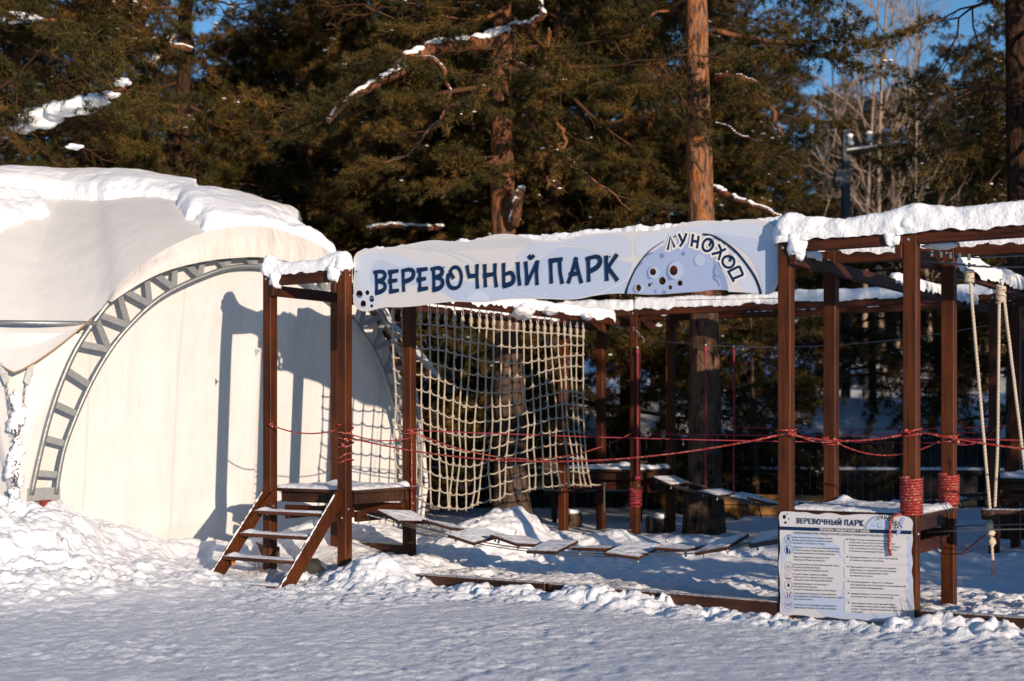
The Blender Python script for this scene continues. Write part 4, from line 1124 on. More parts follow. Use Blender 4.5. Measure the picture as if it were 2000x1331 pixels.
def splice(parent, p, h=.13):
    mb = MB(); rn = random.Random(int(p[0]*100))
    mb.ball(p+Vector((0, 0, -h*.35)), .026, ROPEM, 10, 8, (1, 1, 1.6), .5, 3)
    for k in range(9):
        z = -h*.08*k; an = rn.random()*6
        mb.tube([p+Vector((.030*math.cos(t+an), .030*math.sin(t+an), z+.010*math.sin(t*1.0))) for t in [i*2*math.pi/12 for i in range(13)]], .0085, ROPEM, 5, False)
    mb.tube([p+Vector((0, 0, .02)), p+Vector((0, 0, .055))], .010, STEEL, 6)
    mb.obj('splice', parent)
t1 = at(1893, 528, 10.52); d1 = at(1934, 1000, 10.42)
wrope(sw, [t1, d1, at(1937, 1060, 10.41), at(1939, 1095, 10.41)]); splice(sw, t1)
mb = MB(); c = d1; mb.tube([c+Vector((0, 0, .006)), c-Vector((0, 0, .055))], .062, WDARK, 20, smooth=False); mb.obj('foothold', sw)
mb = MB()
for k, z in enumerate((-.10, -.16, -.22)): mb.ball(d1+Vector((.006*k, 0, z)), .026, ROPEM, 10, 7, (1.1, 1, 1.3), .5, k)
mb.obj('knot', sw)
mb = MB()
for k in range(6):
    e = at(1939, 1095, 10.41); mb.tube([e, e+Vector((random.uniform(-.03, .03), 0, -.06)), e+Vector((random.uniform(-.05, .05), 0, -.13))], .002, TWIG, 4)
mb.obj('frayed_end', sw)
t2 = at(1955, 560, 10.45)
sw2 = root('rope_swing', t2-Vector((0, 0, 2)), 'inverted V of two white twisted ropes right of the foothold disc', 'rope swing')
wrope(sw2, [t2+Vector((-.012, 0, 0)), at(1949, 860, 10.5), at(1943, 990, 10.5)]); wrope(sw2, [t2+Vector((.012, 0, 0)), at(2000, 905, 10.3), at(2014, 1010, 10.3)])
splice(sw2, t2, .17)
mb = MB(); mb.box(at(1978, 1000, 10.4), (.42, -.1, 0), (.03, .14, 0), (0, 0, .04), WDARK, .004); o = mb.obj('foot_plank', sw2)
cb = root('overhead_cable', W(1.5, .5, 2.6), 'pair of steel cables with clamps above the white ropes at right', 'cable')
for (z0, z1, bb) in ((2.70, 2.66, .45), (2.64, 2.56, .52)):
    mb = MB(); mb.tube([W(-.02, bb-.2, z0+.02), W(.35, bb, z0-.03), W(1.2, bb, z1), W(3.6, bb, z0)], .006, CABLE, 6); mb.obj('cable', cb)
mb = MB()
for k in range(7):
    carabiner(mb, W(.03+k*.075, .5, 2.66-.012*k), (W(1, 0, 0)-W(0, 0, 0)), .8)
mb.obj('carabiner_chain', cb)
for k in range(5): mb = MB(); mb.box(W(.06+k*.06, .30+.03*k, 2.705-.008*k), (.018, 0, 0), (0, .02, 0), (0, 0, .045), STEEL); mb.obj('clamp', cb)
lp = MB(); lp.ball(W(.12, .3, 2.76), .05, SNOW, 12, 8, (2.6, 1, .6), .5, 2); lp.obj('snow_cap', cb)
mb = MB()
for k in range(5): carabiner(mb, W(-4.99+k*.035, 5.36, 2.60-.035*k), (.5 if k % 2 else .1, .2, -.5), .5)
tag(mb.obj('carabiner_chain'), 'small chain of carabiners under the beam at the far left tower', 'carabiners')
# big step crossing on the right: suspended logs with snow
rs = root('hanging_steps', W(1.6, .5, .6), 'hanging snow-covered wooden steps crossing to the right edge', 'hanging steps')
for a in (.95, 1.45, 1.95):
    mb = MB(); mb.abox(a-.13, a+.13, .1, .9, .80, .84, WDARK, .004); o = mb.obj('step', rs)
    snowslab('snow_cover', o, a-.125, a+.125, .11, .89, .842, .03, a)
mb = MB()
for bb in (.2, .8): mb.tube(catenary(W(.05, bb, .66), W(3.5, bb, .72), -.06, 12), .0055, CABLE, 6)
mb.obj('cable', rs)

# ================================================================== TENT
F0 = Vector((-4.48, 13.6, 0)); F1 = Vector((-1.14, 16.3, 0)); E_ = (F1-F0).normalized(); SIDE = (F1-F0).length
NO = Vector((E_.y, -E_.x, 0)); MID = (F0+F1)/2; HC = SIDE/2+.25; APO = HC*math.sqrt(3); CEN = MID-NO*APO
ZB = .76; LEAN = .12
tent = root('dome_tent', CEN, 'white canvas dome tent with snow on its roof and galvanised truss arches', 'tent')
inner = [(2.03,.76),(1.98,1.15),(1.87,1.50),(1.71,1.88),(1.51,2.22),(1.28,2.49),(1.08,2.67),(.87,2.80),(.59,2.93),(.31,3.03),(0,3.06)]
outerc = [(2.27,.76),(2.21,1.10),(2.13,1.48),(2.03,1.82),(1.89,2.16),(1.70,2.46),(1.55,2.65),(1.30,2.86),(1.0,3.04),(.6,3.20),(.3,3.27),(0,3.29)]
fhi = [(1.62,2.62),(1.48,2.83),(1.15,3.09),(.73,3.32),(.34,3.43),(0,3.47)]
flo = [(1.62,2.60),(1.30,2.82),(1.0,2.96),(.6,3.07),(.2,3.13),(0,3.14)]
def full(c): return [(-x, z) for x, z in c]+[(x, z) for x, z in c[-2::-1]]
RIGHTK = [None]
def sec(k):   # frame of sector k: function (s, z, out)->world
    an = -math.pi/3*k; M = Matrix.Rotation(an, 3, 'Z'); e, n = M@E_, M@NO
    def f(s_, z, out=0.0, lean=True):
        if k == RIGHTK[0]:
            bq = max(0, 1-(s_/HC)**2); out -= 1.1*bq; z *= 1-.12*bq
        return CEN + n*(APO+out+(LEAN*(z-.7) if lean else 0)) + e*s_ + Vector((0, 0, z))
    return f
def catmull(P, n=4):
    return smooth_path(P, n)
def roofE(s_):   # edge curve: s in -1..1 -> (s metres, z, out)
    x = abs(s_)*HC
    if x < 1.6: 
        xs_ = [p[0] for p in fhi[::-1]]; zs_ = [p[1] for p in fhi[::-1]]
        return math.copysign(x, s_), float(np.interp(x, xs_, zs_)), 0.02
    t = (x-1.6)/(HC-1.6); z = 2.62-.70*(1-(1-t)**1.25); o = .02-.03*t; xc = (APO+o+LEAN*(z-.7))*math.tan(math.pi/6); x = x+(xc-HC)*t**2
    return math.copysign(x, s_), z, o
ZT = 4.42
def roofP(k, s_, t):   # s -1..1, t 0 edge .. 1 top
    x, z, o = roofE(s_); p = sec(k)(x, z, o); c = Vector((CEN.x, CEN.y, ZT))
    q = p.lerp(c, t)
    wq = max(0, min(1, t*1.9)); wq = wq*wq*(3-2*wq); rv = Vector((q.x-CEN.x, q.y-CEN.y, 0)); rl = rv.length
    if rl > 1e-5: rv = rv/rl*(rl*(1-wq)+(APO*1.06)*(1-t)*wq); q.x = CEN.x+rv.x; q.y = CEN.y+rv.y
    q.z = ZT-.95*(1-t)**2 - (ZT-.95-z)*(1-t)**3
    return q
def arch(k, detail=True):
    f = sec(k)
    mb = MB()
    oc = catmull(full(outerc), 4); icv = catmull(full(inner), 4)
    for curve, r in ((oc, .027), (icv, .024)):
        mb.tube([f(x, z) for x, z in curve], r, GALV, 9)
        mb.tube([f(x, z, -.20) for x, z in curve], r*.9, GALV, 8) if k in (0, -1) and curve is icv and False else None
    # webs: flat bars between the chords, zig-zag near the crown
    def arclen(c):
        L = [0]
        for i in range(len(c)-1): L.append(L[-1]+math.hypot(c[i+1][0]-c[i][0], c[i+1][1]-c[i][1]))
        return L
    La, Lb = arclen(oc), arclen(icv)
    def pt_(c, L, t):
        s_ = t*L[-1]; x = np.interp(s_, L, [p[0] for p in c]); z = np.interp(s_, L, [p[1] for p in c]); return float(x), float(z)
    def web(to, ti):
        x0, z0 = pt_(oc, La, to); x1, z1 = pt_(icv, Lb, ti); p, q = f(x0, z0, 0), f(x1, z1, 0); d = (q-p).normalized()
        sd = (f(0, 1, 1)-f(0, 1, 0)).normalized(); n = d.cross(sd).normalized()
        mb.box((p+q)/2, sd*.014, n*.062, (q-p), GALV, 0)
    N = 22
    for i in range(N):
        t = .028+i*(.944/(N-1))
        if t < .17 or t > .83: web(t, t)
        else: web(t-.008, t+.014); web(t+.030, t+.012)
    for sg in (-1, 1):
        p = f(sg*2.15, .765, 0); mb.box(p, E_dir(k)*.32, (sec(k)(0, 0, 1)-sec(k)(0, 0, 0)).normalized()*.02, (0, 0, .12), GALV, 0)
    a = mb.obj('arch_truss', tent)
    for sg in (-1, 1):
        ft = MB(); ft.tube([f(sg*2.13, .0), f(sg*2.13, .71)], .055, RED_P, 8); ft.obj('foot', a)
def E_dir(k): return (sec(k)(1, 0)-sec(k)(0, 0)).normalized()
RIGHTK[0] = [k for k in (1, 5) if (sec(k)(-HC, 0)-sec(0)(HC, 0)).length < .3][0]
LEFTK = [k for k in (1, 5) if (sec(k)(HC, 0)-sec(0)(-HC, 0)).length < .3][0]
for k in range(6):
    if k != LEFTK: arch(k)
# roof fabric
rf = MB(); NS, NTT = 64, 24
for k in range(6):
    rf = MB(); rf.grid([[roofP(k, -1+2*i/NS, j/NTT) for j in range(NTT+1)] for i in range(NS+1)], CANVR); rf.obj('roof', tent)
sm_ = MB()
for k in range(6):
    for s_ in (-1,):
        sm_.tube([roofP(k, s_, j/16)+Vector((0, 0, .006)) for j in range(14)], .006, HEM, 5)
for k in range(6):
    fc = MB(); f = sec(k); hi = catmull(full(fhi), 8); lo = catmull(full(flo), 8); n = min(len(hi), len(lo))
    n = 96
    def samp(c, t):
        L = [0]
        for i in range(len(c)-1): L.append(L[-1]+math.hypot(c[i+1][0]-c[i][0], c[i+1][1]-c[i][1]))
        s_ = t*L[-1]; return float(np.interp(s_, L, [p[0] for p in c])), float(np.interp(s_, L, [p[1] for p in c]))
    P = []
    for i in range(n+1):
        t = i/n; h0, l0 = samp(hi, t), samp(lo, t); row = []
        wr = max(0, .32-abs(t-.0))+max(0, .3-abs(1-t))
        for j in range(7):
            q = j/6; x = h0[0]*(1-q)+l0[0]*q; z = h0[1]*(1-q)+l0[1]*q
            o = .02+.10*math.sin(q*math.pi*.55)+.010*math.sin(t*230+q*2)*(.3+2.0*wr)*math.sin(math.pi*min(1, q+.1)) + .012*noise.noise(Vector((t*14, q*2, k)))
            row.append(f(x, z, o))
        P.append(row)
    fc.grid(P, CANVF); fc.obj('fascia', tent)
# wall fabric under each arch
for k in range(6):
    wf = MB(); f = sec(k); P = []
    hw = catmull([(2.30,-.1),(2.29,.5),(2.25,.9),(2.19,1.25),(2.11,1.6),(1.98,1.98),(1.80,2.32),(1.52,2.67),(1.1,2.95),(.6,3.14),(.3,3.21),(0,3.24)], 4)
    NX_ = 110
    for i in range(NX_+1):
        x = (-2.24+4.48*i/NX_)
        zt = float(np.interp(abs(x), [p[0] for p in hw[::-1]], [p[1] for p in hw[::-1]]))
        u_ = -1+2*i/NX_
        if k == LEFTK: zt = roofE(u_*.86)[1]+.03
        row = []
        for j in range(31):
            q = j/30; z = -.1+(zt+.1)*q
            if k == LEFTK: x = u_*float(np.interp(min(z, 2.0), [p_[1] for p_ in outerc], [p_[0] for p_ in outerc]))
            o = (-.20 if k != LEFTK else -.03) + .03*noise.noise(Vector((x*1.1, z*.4, k))) + .012*noise.noise(Vector((x*4.2, z*.5, k+4)))
            o += .09*math.exp(-((z-.40)/.30)**2)*noise.noise(Vector((x*2.0, z*3, k+9)))
            o -= .0+.10*max(0, .5-z)*0
            o += (.10*max(0, z-2.2) if k != LEFTK else 0)
            row.append(f(x, z, o))
        P.append(row)
    wf.grid(P, CANV); wo_ = wf.obj('wall_panel', tent)
    nn_ = (f(0, 0, 1, False)-f(0, 0, 0, False)).normalized()
    for si in (14, 37, 60, 83, 98):
        sm = MB(); sm.grid([[p+nn_*.003+(f(1, 0)-f(0, 0)).normalized()*w__ for p in P[si]] for w__ in (-.012, .012)], CANVS); sm.obj('seam', wo_)
# canvas leg that closes the corner between two arches
for k in range(6):
    lg = MB(); f = sec(k); g_ = sec(k+1)    # sector k+1 ends where sector k begins (rotated clockwise)
    P = []
    for j in range(25):
        q = j/24; z = 2.30-1.95*q
        xo = float(np.interp(z, [p[1] for p in outerc], [p[0] for p in outerc])) if z > .76 else 2.27
        pr_ = f(-min(xo, 2.29)+.01, z, -.05); 
        # left partner edge on the neighbour sector
        ok = None
        for kk in (k-1, k+1):
            if (sec(kk)(HC, 0)-f(-HC, 0)).length < .3: ok = kk
        pl = sec(ok)(min(xo, 2.29)-.01, z, -.05)
        row = []
        for i in range(15):
            t = i/14; p = pl.lerp(pr_, t); out = (f(-HC, 0)-CEN); out.z = 0; out.normalize()
            dep = -.05*math.sin(math.pi*t)*(1-q*.6)
            p = p+out*(dep+.02+.14*math.sin(math.pi*t)+.03*noise.noise(Vector((t*5, z*3, k))))
            row.append(p)
        P.append(row)
    lg.grid(P, CANV); lg.obj('corner_canvas', tent)
# frost stuck on the near corner, plates and chains
def F0out(o, s_, z): 
    out = (F0-CEN); out.z = 0; out.normalize(); sd = Vector((-out.y, out.x, 0)); cc_ = sec(0)(-HC, 0, 0, False); return Vector((cc_.x, cc_.y, 0))+out*(o+.0)+sd*s_+Vector((0, 0, z))
for sg in (-1, 1):
    pts = [F0out(.10, sg*(.10), 1.95), F0out(.10, sg*.13, 2.0), F0out(.10, sg*.15, 2.02), F0out(.10, sg*.14, 1.90), F0out(.10, sg*.10, 1.80), F0out(.10, sg*.07, 1.84)]
    cn = MB(); b = 0; cn.v += pts; cn.face(range(b, b+6), GALV)
    b2 = len(cn.v); cn.v += [p+Vector((.01, .02, 0)) for p in pts]; cn.face(range(b2, b2+6), GALV); cn.obj('corner_plate', tent)
for sg in (-1, 1):
    chn = MB()
    for k in range(13):
        t = k/12; p = F0out(.09, sg*(.085-.05*t), 1.80-.42*t)
        ax = Vector((1, 0, 0)) if k % 2 else Vector((0, 1, 0))
        chn.tube([p+ax*.009*math.cos(a)+Vector((0, 0, .020*math.sin(a))) for a in [i*math.pi/4 for i in range(9)]], .004, GALV, 5, False)
    chn.obj('chain', tent)
chn2 = MB()
for k in range(46):
    p = F0out(.10+random.uniform(-.01, .02), random.gauss(0, .018), random.choice((1.38, 1.30, 1.34, .98, 1.05, .90))+random.uniform(-.05, .05))
    chn2.tube([p, p+Vector((random.uniform(-.03, .03), random.uniform(-.03, 0), random.uniform(-.04, .02)))], .004, TWIG, 4)
chn2.obj('stuck_twigs', tent)
for k in range(9):
    t = k/8; mb = MB(); mb.ball(F0out(.085, .035*math.sin(k*2.3), 1.66-1.0*t), .058+.018*math.sin(k*1.7), SNOW, 14, 10, (1.0, .40, 1.25), .9, k*7+3); mb.obj('stuck_snow', tent)
# tube ring joining the arches
for k in range(6):
    rg = MB()
    a = sec(k)(-1.72, 2.40, .04)
    for kk in (k-1, k+1):
        if (sec(kk)(HC, 0)-sec(k)(-HC, 0)).length < .3: rg.tube([a, sec(kk)(1.72, 2.40, .04)], .024, GALV, 10)
    rg.obj('tie_tube', tent)
for k in range(6):
    for sg in (-1, 1):
        hm = MB(); hm.tube([roofP(k, sg*(1-.27*i/10), 0)+Vector((0, 0, -.005)) for i in range(11)], .008, HEM, 6); hm.obj('hem', tent)
# snow on the roof : thick sheet over parts of the roof surface, outline irregular
def inpoly(x, y, P):
    c = False; n = len(P)
    for i in range(n):
        x0, y0 = P[i]; x1, y1 = P[(i+1) % n]
        if (y0 > y) != (y1 > y) and x < (x1-x0)*(y-y0)/(y1-y0)+x0: c = not c
    return c
def segdist(x, y, P):
    best = 1e9
    for i in range(len(P)):
        x0, y0 = P[i]; x1, y1 = P[(i+1) % len(P)]; dx, dy = x1-x0, y1-y0
        t = max(0, min(1, ((x-x0)*dx+(y-y0)*dy)/(dx*dx+dy*dy+1e-9))); best = min(best, math.hypot(x-x0-t*dx, y-y0-t*dy))
    return best
def roof_snow(k, s0, s1, t0, t1, cover, thick, seed):
    ni, nj = int((s1-s0)*120), int((t1-t0)*110); P = []; ks = []
    c3 = Vector((CEN.x, CEN.y, 1.5))
    for i in range(ni+1):
        row = []; kr = []
        for j in range(nj+1):
            s_ = s0+(s1-s0)*i/ni; t = t0+(t1-t0)*j/nj; p = roofP(k, s_, t)
            d = cover(s_, t, p)     # signed distance in metres, positive inside
            d += .05*noise.noise(p*3.1+Vector((seed, 0, 0)))+.03*noise.noise(p*8)+.012*noise.noise(p*21)
            n = Vector((p.x-CEN.x, p.y-CEN.y, 0)); n = n.normalized()*.45 if n.length > .01 else Vector((0, 0, 0)); n = (n+Vector((0, 0, 1))).normalized()
            d = min(d, t*APO*1.2)
            q = max(0, min(1, d/.14)); th = thick*(math.sqrt(1-(1-q)**2))*(1+.30*noise.noise(p*1.6+Vector((0, seed, 0)))+.10*noise.noise(p*6))
            row.append(p+n*(th-.012 if d > 0 else -.03)); kr.append(d > -.03)
        P.append(row); ks.append(kr)
    mb = MB(); mb.grid(P, SNOW, mask=lambda i, j: ks[i][j] or ks[i+1][j] or ks[i][j+1] or ks[i+1][j+1])
    return mb
def proj(p): return 1000+FPX*p.x/p.y, HOR-FPX*(p.z-CAMZ)/p.y
patchA = [(345,385),(372,372),(430,368),(520,398),(570,420),(640,445),(660,520),(610,480),(560,452),(520,446),(470,447),(430,455),(400,447),(385,436),(360,432),(348,410)]
def coverfront(s_, t, p):
    x, y = proj(p); sc_ = p.y/FPX
    dA = segdist(x, y, patchA)*sc_*(1 if inpoly(x, y, patchA) else -1)
    # ridge snow: everything high on the dome
    edge = float(np.interp(x, [0,60,100,150,210,260,300,340,370], [372,378,386,390,390,384,384,390,398]))
    dB = (edge-y)*sc_*2.0 if x < 378 else -1
    patchC = [(-80,372),(60,376),(92,395),(90,420),(60,432),(30,440),(10,450),(-80,470)]
    dC = segdist(x, y, patchC)*sc_*(1 if inpoly(x, y, patchC) else -1)
    return max(dA, dB, min(dC, .05))
mbs = roof_snow(0, -1, 1, 0, .985, coverfront, .15, 1); mbs.obj('snow_cover', tent)
roof_snow(LEFTK, -1, 1, 0, .985, coverfront, .15, 1).obj('snow_cover', tent)
for k in [q for q in (1, 5) if q != LEFTK]: roof_snow(k, -1, 1, .04, .985, lambda s_, t, p: (t-.35)*2, .15, 1).obj('snow_cover', tent)
for k in (2, 3, 4): roof_snow(k, -1, 1, .15, .985, lambda s_, t, p: (t-.3)*2, .15, k+1).obj('snow_cover', tent)
# small triangular flag of plastic on the left post
mb = MB(); q = [at(497, 682, 13.55), at(509, 684, 13.5), at(499, 697, 13.55)]; mb.poly([[(0, 0), (1, 0), (0, 1)]], lambda u, v, o: q[0]+(q[1]-q[0])*u+(q[2]-q[0])*v+Vector((0, o, 0)), 0, PWHITE, .002)
tag(mb.obj('pennant'), 'tiny white triangular scrap stuck to the leftmost post', 'pennant')



# ================================================================== FOREST
def np_tube(pts, r0, r1, n=3):
    pts = np.asarray(pts, float); m = len(pts); t = np.gradient(pts, axis=0); t /= np.linalg.norm(t, axis=1)[:, None]+1e-9
    ref = np.array([0, 0, 1.0]) if abs(t[0, 2]) < .9 else np.array([1.0, 0, 0])
    x = np.cross(t, ref); x /= np.linalg.norm(x, axis=1)[:, None]+1e-9; y = np.cross(t, x)
    an = np.arange(n)/n*2*np.pi; r = np.linspace(r0, r1, m)[:, None, None]
    V = pts[:, None, :] + r*(x[:, None, :]*np.cos(an)[None, :, None]+y[:, None, :]*np.sin(an)[None, :, None])
    F = []
    for i in range(m-1):
        for k in range(n):
            a, b, c, d = i*n+k, i*n+(k+1) % n, (i+1)*n+(k+1) % n, (i+1)*n+k
            F += [(a, b, c), (a, c, d)]
    return V.reshape(-1, 3), np.array(F)
class NP_:
    def __init__(s): s.V = []; s.F = []; s.n = 0
    def add(s, V, F): s.V.append(V); s.F.append(F+s.n); s.n += len(V)
    def out(s): return (np.concatenate(s.V), np.concatenate(s.F)) if s.V else (np.zeros((0, 3)), np.zeros((0, 3), int))
def needles(P, D, cnt, ln, wd, r):
    """cnt needles at each point P, leaning along D"""
    N = len(P)*cnt; p = np.repeat(P, cnt, 0); d = np.repeat(D, cnt, 0)
    v = r.normal(size=(N, 3))*.66 + d*.70; v /= np.linalg.norm(v, axis=1)[:, None]
    L = ln*r.uniform(.7, 1.2, N)[:, None]; s_ = np.cross(v, r.normal(size=(N, 3))); s_ /= np.linalg.norm(s_, axis=1)[:, None]+1e-9
    a = p+v*.006; V = np.stack([a-s_*wd/2, a+s_*wd/2, a+v*L], 1).reshape(-1, 3)
    return V, np.arange(N*3).reshape(-1, 3)
def bough(seed, L=1.45, twigs=19, cnt=18, ln=.105, wd=.0105, bare=False):
    r = np.random.RandomState(seed); ND, WDm = NP_(), NP_()
    m = 7; t = np.linspace(0, 1, m); ax = np.stack([t*L, .16*np.sin(t*3+r.rand()*6)*L*.4, -.22*L*t**2 + .14*L*t**3*2 + .04*r.normal(size=m)], 1); ax[0] = 0
    V, F = np_tube(ax, .016, .004, 3); WDm.add(V, F); P, D = [], []
    for k in range(twigs):
        q = .18+.82*(k+r.rand())/twigs; o = np.array([np.interp(q, t, ax[:, i]) for i in range(3)])
        an = (1 if k % 2 else -1)*r.uniform(.45, 1.15); l = L*.36*(1.15-q*.65)*r.uniform(.6, 1.25)
        d = np.array([math.cos(an), math.sin(an), r.uniform(-.35, .25)]); d /= np.linalg.norm(d)
        tw = np.stack([o+d*l*s_ + np.array([0, 0, -.10*l*s_*s_+.22*l*s_**3]) + r.normal(size=3)*.012 for s_ in (0, .35, .7, 1)]); tw[0] = o
        V, F = np_tube(tw, .007, .0025, 3); WDm.add(V, F)
        if bare:
            for _ in range(3):
                s_ = r.uniform(.3, .9); o2 = o+d*l*s_; d2 = d+r.normal(size=3)*.8; d2 /= np.linalg.norm(d2)
                V, F = np_tube(np.stack([o2, o2+d2*l*.25, o2+d2*l*.5+r.normal(size=3)*.03]), .004, .0015, 3); WDm.add(V, F)
            continue
        for s_ in np.linspace(.35, 1, 5):
            off = r.normal(size=3)*.035*(s_ < .95); e = o+d*l*s_+off
            P.append(e); D.append(d*.8+np.array([0, 0, .35]))
    P.append(ax[-1]); D.append(np.array([1, 0, .2]))
    if not bare: V, F = needles(np.array(P), np.array(D), cnt, ln, wd, r); ND.add(V, F)
    return ND.out(), WDm.out(), np.array(P)
BOUGHS = [bough(100+i) for i in range(5)]; BARE = [bough(200+i, 1.3, 9, bare=True) for i in range(3)]
def crown(name, seed, z0, z1, rad, nl, per=5, snowp=.25, shape=None, barep=.18, lowbare=0):
    r = np.random.RandomState(seed); ND, WDm = NP_(), NP_(); SN = MB()
    for i in range(nl):
        q = (i+r.rand())/nl; z = z0+(z1-z0)*q; az = i*2.399+r.normal()*.5
        rr_ = rad*((1-q)**.55*.85+.18)*r.uniform(.6, 1.15) if shape is None else rad*shape(q)*r.uniform(.6, 1.1)
        d = np.array([math.cos(az), math.sin(az), 0]); m = 8; t = np.linspace(0, 1, m)
        rise = r.uniform(-.25, .35)
        limb = d[None]*(t*rr_)[:, None]; limb[:, 2] = z + rr_*(rise*t - .35*t**2 + .25*t**3)
        perp = np.array([-d[1], d[0], 0]); limb += perp[None]*(.16*rr_*np.sin(t*3.5+r.rand()*6)*t)[:, None] + r.normal(size=(m, 3))*.035*t[:, None]
        V, F = np_tube(limb, .028+.018*(1-q)*rr_/2, .010, 5); WDm.add(V, F)
        for k in range(per):
            s_ = .30+.70*(k+r.rand()*.8)/per; o = np.array([np.interp(s_, t, limb[:, j]) for j in range(3)])
            a2 = az + (r.choice([-1, 1])*r.uniform(.3, 1.2) if k < per-1 else r.normal()*.2); pitch = r.uniform(-1.15, .35)
            sc_ = r.uniform(.65, 1.1)*(.75+.35*(1-q))
            isb = r.rand() < barep
            (nv, nf), (wv, wf_), TP = (BARE[r.randint(3)] if isb else BOUGHS[r.randint(5)])
            roll = r.uniform(-1.2, 1.2)
            Mx = Matrix.Rotation(a2, 3, 'Z') @ Matrix.Rotation(-pitch, 3, 'Y') @ Matrix.Rotation(roll, 3, 'X')
            A = np.array(Mx)*sc_
            if len(nv): ND.add(nv@A.T+o, nf)
            WDm.add(wv@A.T+o, wf_)
            if not isb and r.rand() < snowp:
                for _ in range(r.randint(3, 9)):
                    tp = TP[r.randint(len(TP))]@A.T+o+np.array([0, 0, .02]); SN.ball(tp, r.uniform(.010, .030)*(1 if r.rand() > .05 else 2.0), SNOW, 6, 4, (1.7, 1.4, .5), .5, i)
    V, F = ND.out(); mn = fastmesh(name+'_needles', V, F, [NEEDLE])
    V, F = WDm.out(); mw = fastmesh(name+'_limbs', V, F, [TWIG], smooth=True)
    ms = None
    if SN.v:
        o = SN.obj('snow_patches'); ms = o.data; bpy.data.objects.remove(o)
    return mn, mw, ms
CR = {
 'low': crown('crown_low', 1, 2.0, 10.5, 2.9, 58, 6),
 'mid': crown('crown_mid', 2, 2.4, 12.0, 3.2, 64, 6),
 'high': crown('crown_high', 3, 6.4, 13.5, 3.2, 40, 6, .15),
 'tuft': crown('crown_tuft', 8, 7.5, 13.0, 1.9, 30, 6, .2),
 'sparse': crown('crown_sparse', 6, 4.6, 12.5, 1.8, 24, 4, .15),
 'full': crown('crown_full', 4, 1.5, 9.0, 2.7, 58, 6, .3),
 'bushy': crown('crown_bushy', 5, .5, 4.3, 1.7, 26, 4, .3),
}
HGT = {'low': 10.9, 'mid': 12.4, 'high': 13.9, 'sparse': 12.9, 'tuft': 13.4, 'full': 9.3, 'bushy': 4.5}
def trunk_mesh(par, h, r0, barkm, seed, lean=.01, orange_from=None):
    mb = MB(); n = 26; pts = []; rs = []
    for i in range(n+1):
        t = i/n; z = -.3+(h+.3)*t
        pts.append(Vector((lean*z*1.0+.06*math.sin(z*.5+seed), .05*math.sin(z*.37+seed*2), z)) + par.location*1.0)
        flare = .35*math.exp(-max(0, z)/.35); rs.append(r0*(1-.78*t+.0)*(1+flare)*(1+.03*math.sin(z*4+seed)))
    mb.tube(pts, rs, barkm, 20); return mb.obj('trunk', par)
NTREE = [0]
def pine(px, d, kind, r0, rz, label, sc=1.0, barkm=None, lean=.0, group='pines of the wood behind the court', x=None, needle=None):
    xx = (px-1000)/FPX*d if x is None else x
    rt = root('pine_tree', Vector((xx, d, hz(xx, d)-.02)), label, 'pine tree', group)
    NTREE[0] += 1
    trunk_mesh(rt, HGT[kind]*sc*.97, r0, barkm or BARK_D, NTREE[0], lean)
    mn, mw, ms = CR[kind]
    c = link('crown', mn, rt, (0, 0, 0), rz, sc); link('limbs', mw, rt, (0, 0, 0), rz, sc)
    if ms: link('snow_patches', ms, rt, (0, 0, 0), rz, sc)['kind'] = 'stuff'
    return rt
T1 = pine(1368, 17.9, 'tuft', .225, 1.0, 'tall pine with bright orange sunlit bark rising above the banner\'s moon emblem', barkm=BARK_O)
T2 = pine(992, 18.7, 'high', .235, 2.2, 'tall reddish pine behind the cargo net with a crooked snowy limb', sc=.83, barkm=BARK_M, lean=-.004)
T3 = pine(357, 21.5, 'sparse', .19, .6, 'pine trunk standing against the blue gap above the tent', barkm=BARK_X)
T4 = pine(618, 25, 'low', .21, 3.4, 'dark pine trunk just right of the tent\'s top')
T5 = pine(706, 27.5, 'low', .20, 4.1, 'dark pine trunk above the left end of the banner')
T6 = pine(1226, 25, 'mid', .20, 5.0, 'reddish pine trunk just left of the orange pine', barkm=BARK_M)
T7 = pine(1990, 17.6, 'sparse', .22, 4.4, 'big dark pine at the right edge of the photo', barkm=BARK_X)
T8 = pine(1090, 23.5, 'full', .19, 1.2, 'bushy pine between the cargo net and the far left tower')
T9 = pine(1370, 24.0, 'sparse', .18, .4, 'dark pine with hanging boughs right of the orange trunk')
T10 = pine(-110, 18.8, 'mid', .2, 2.0, 'pine at the left edge reaching snowy boughs over the tent')
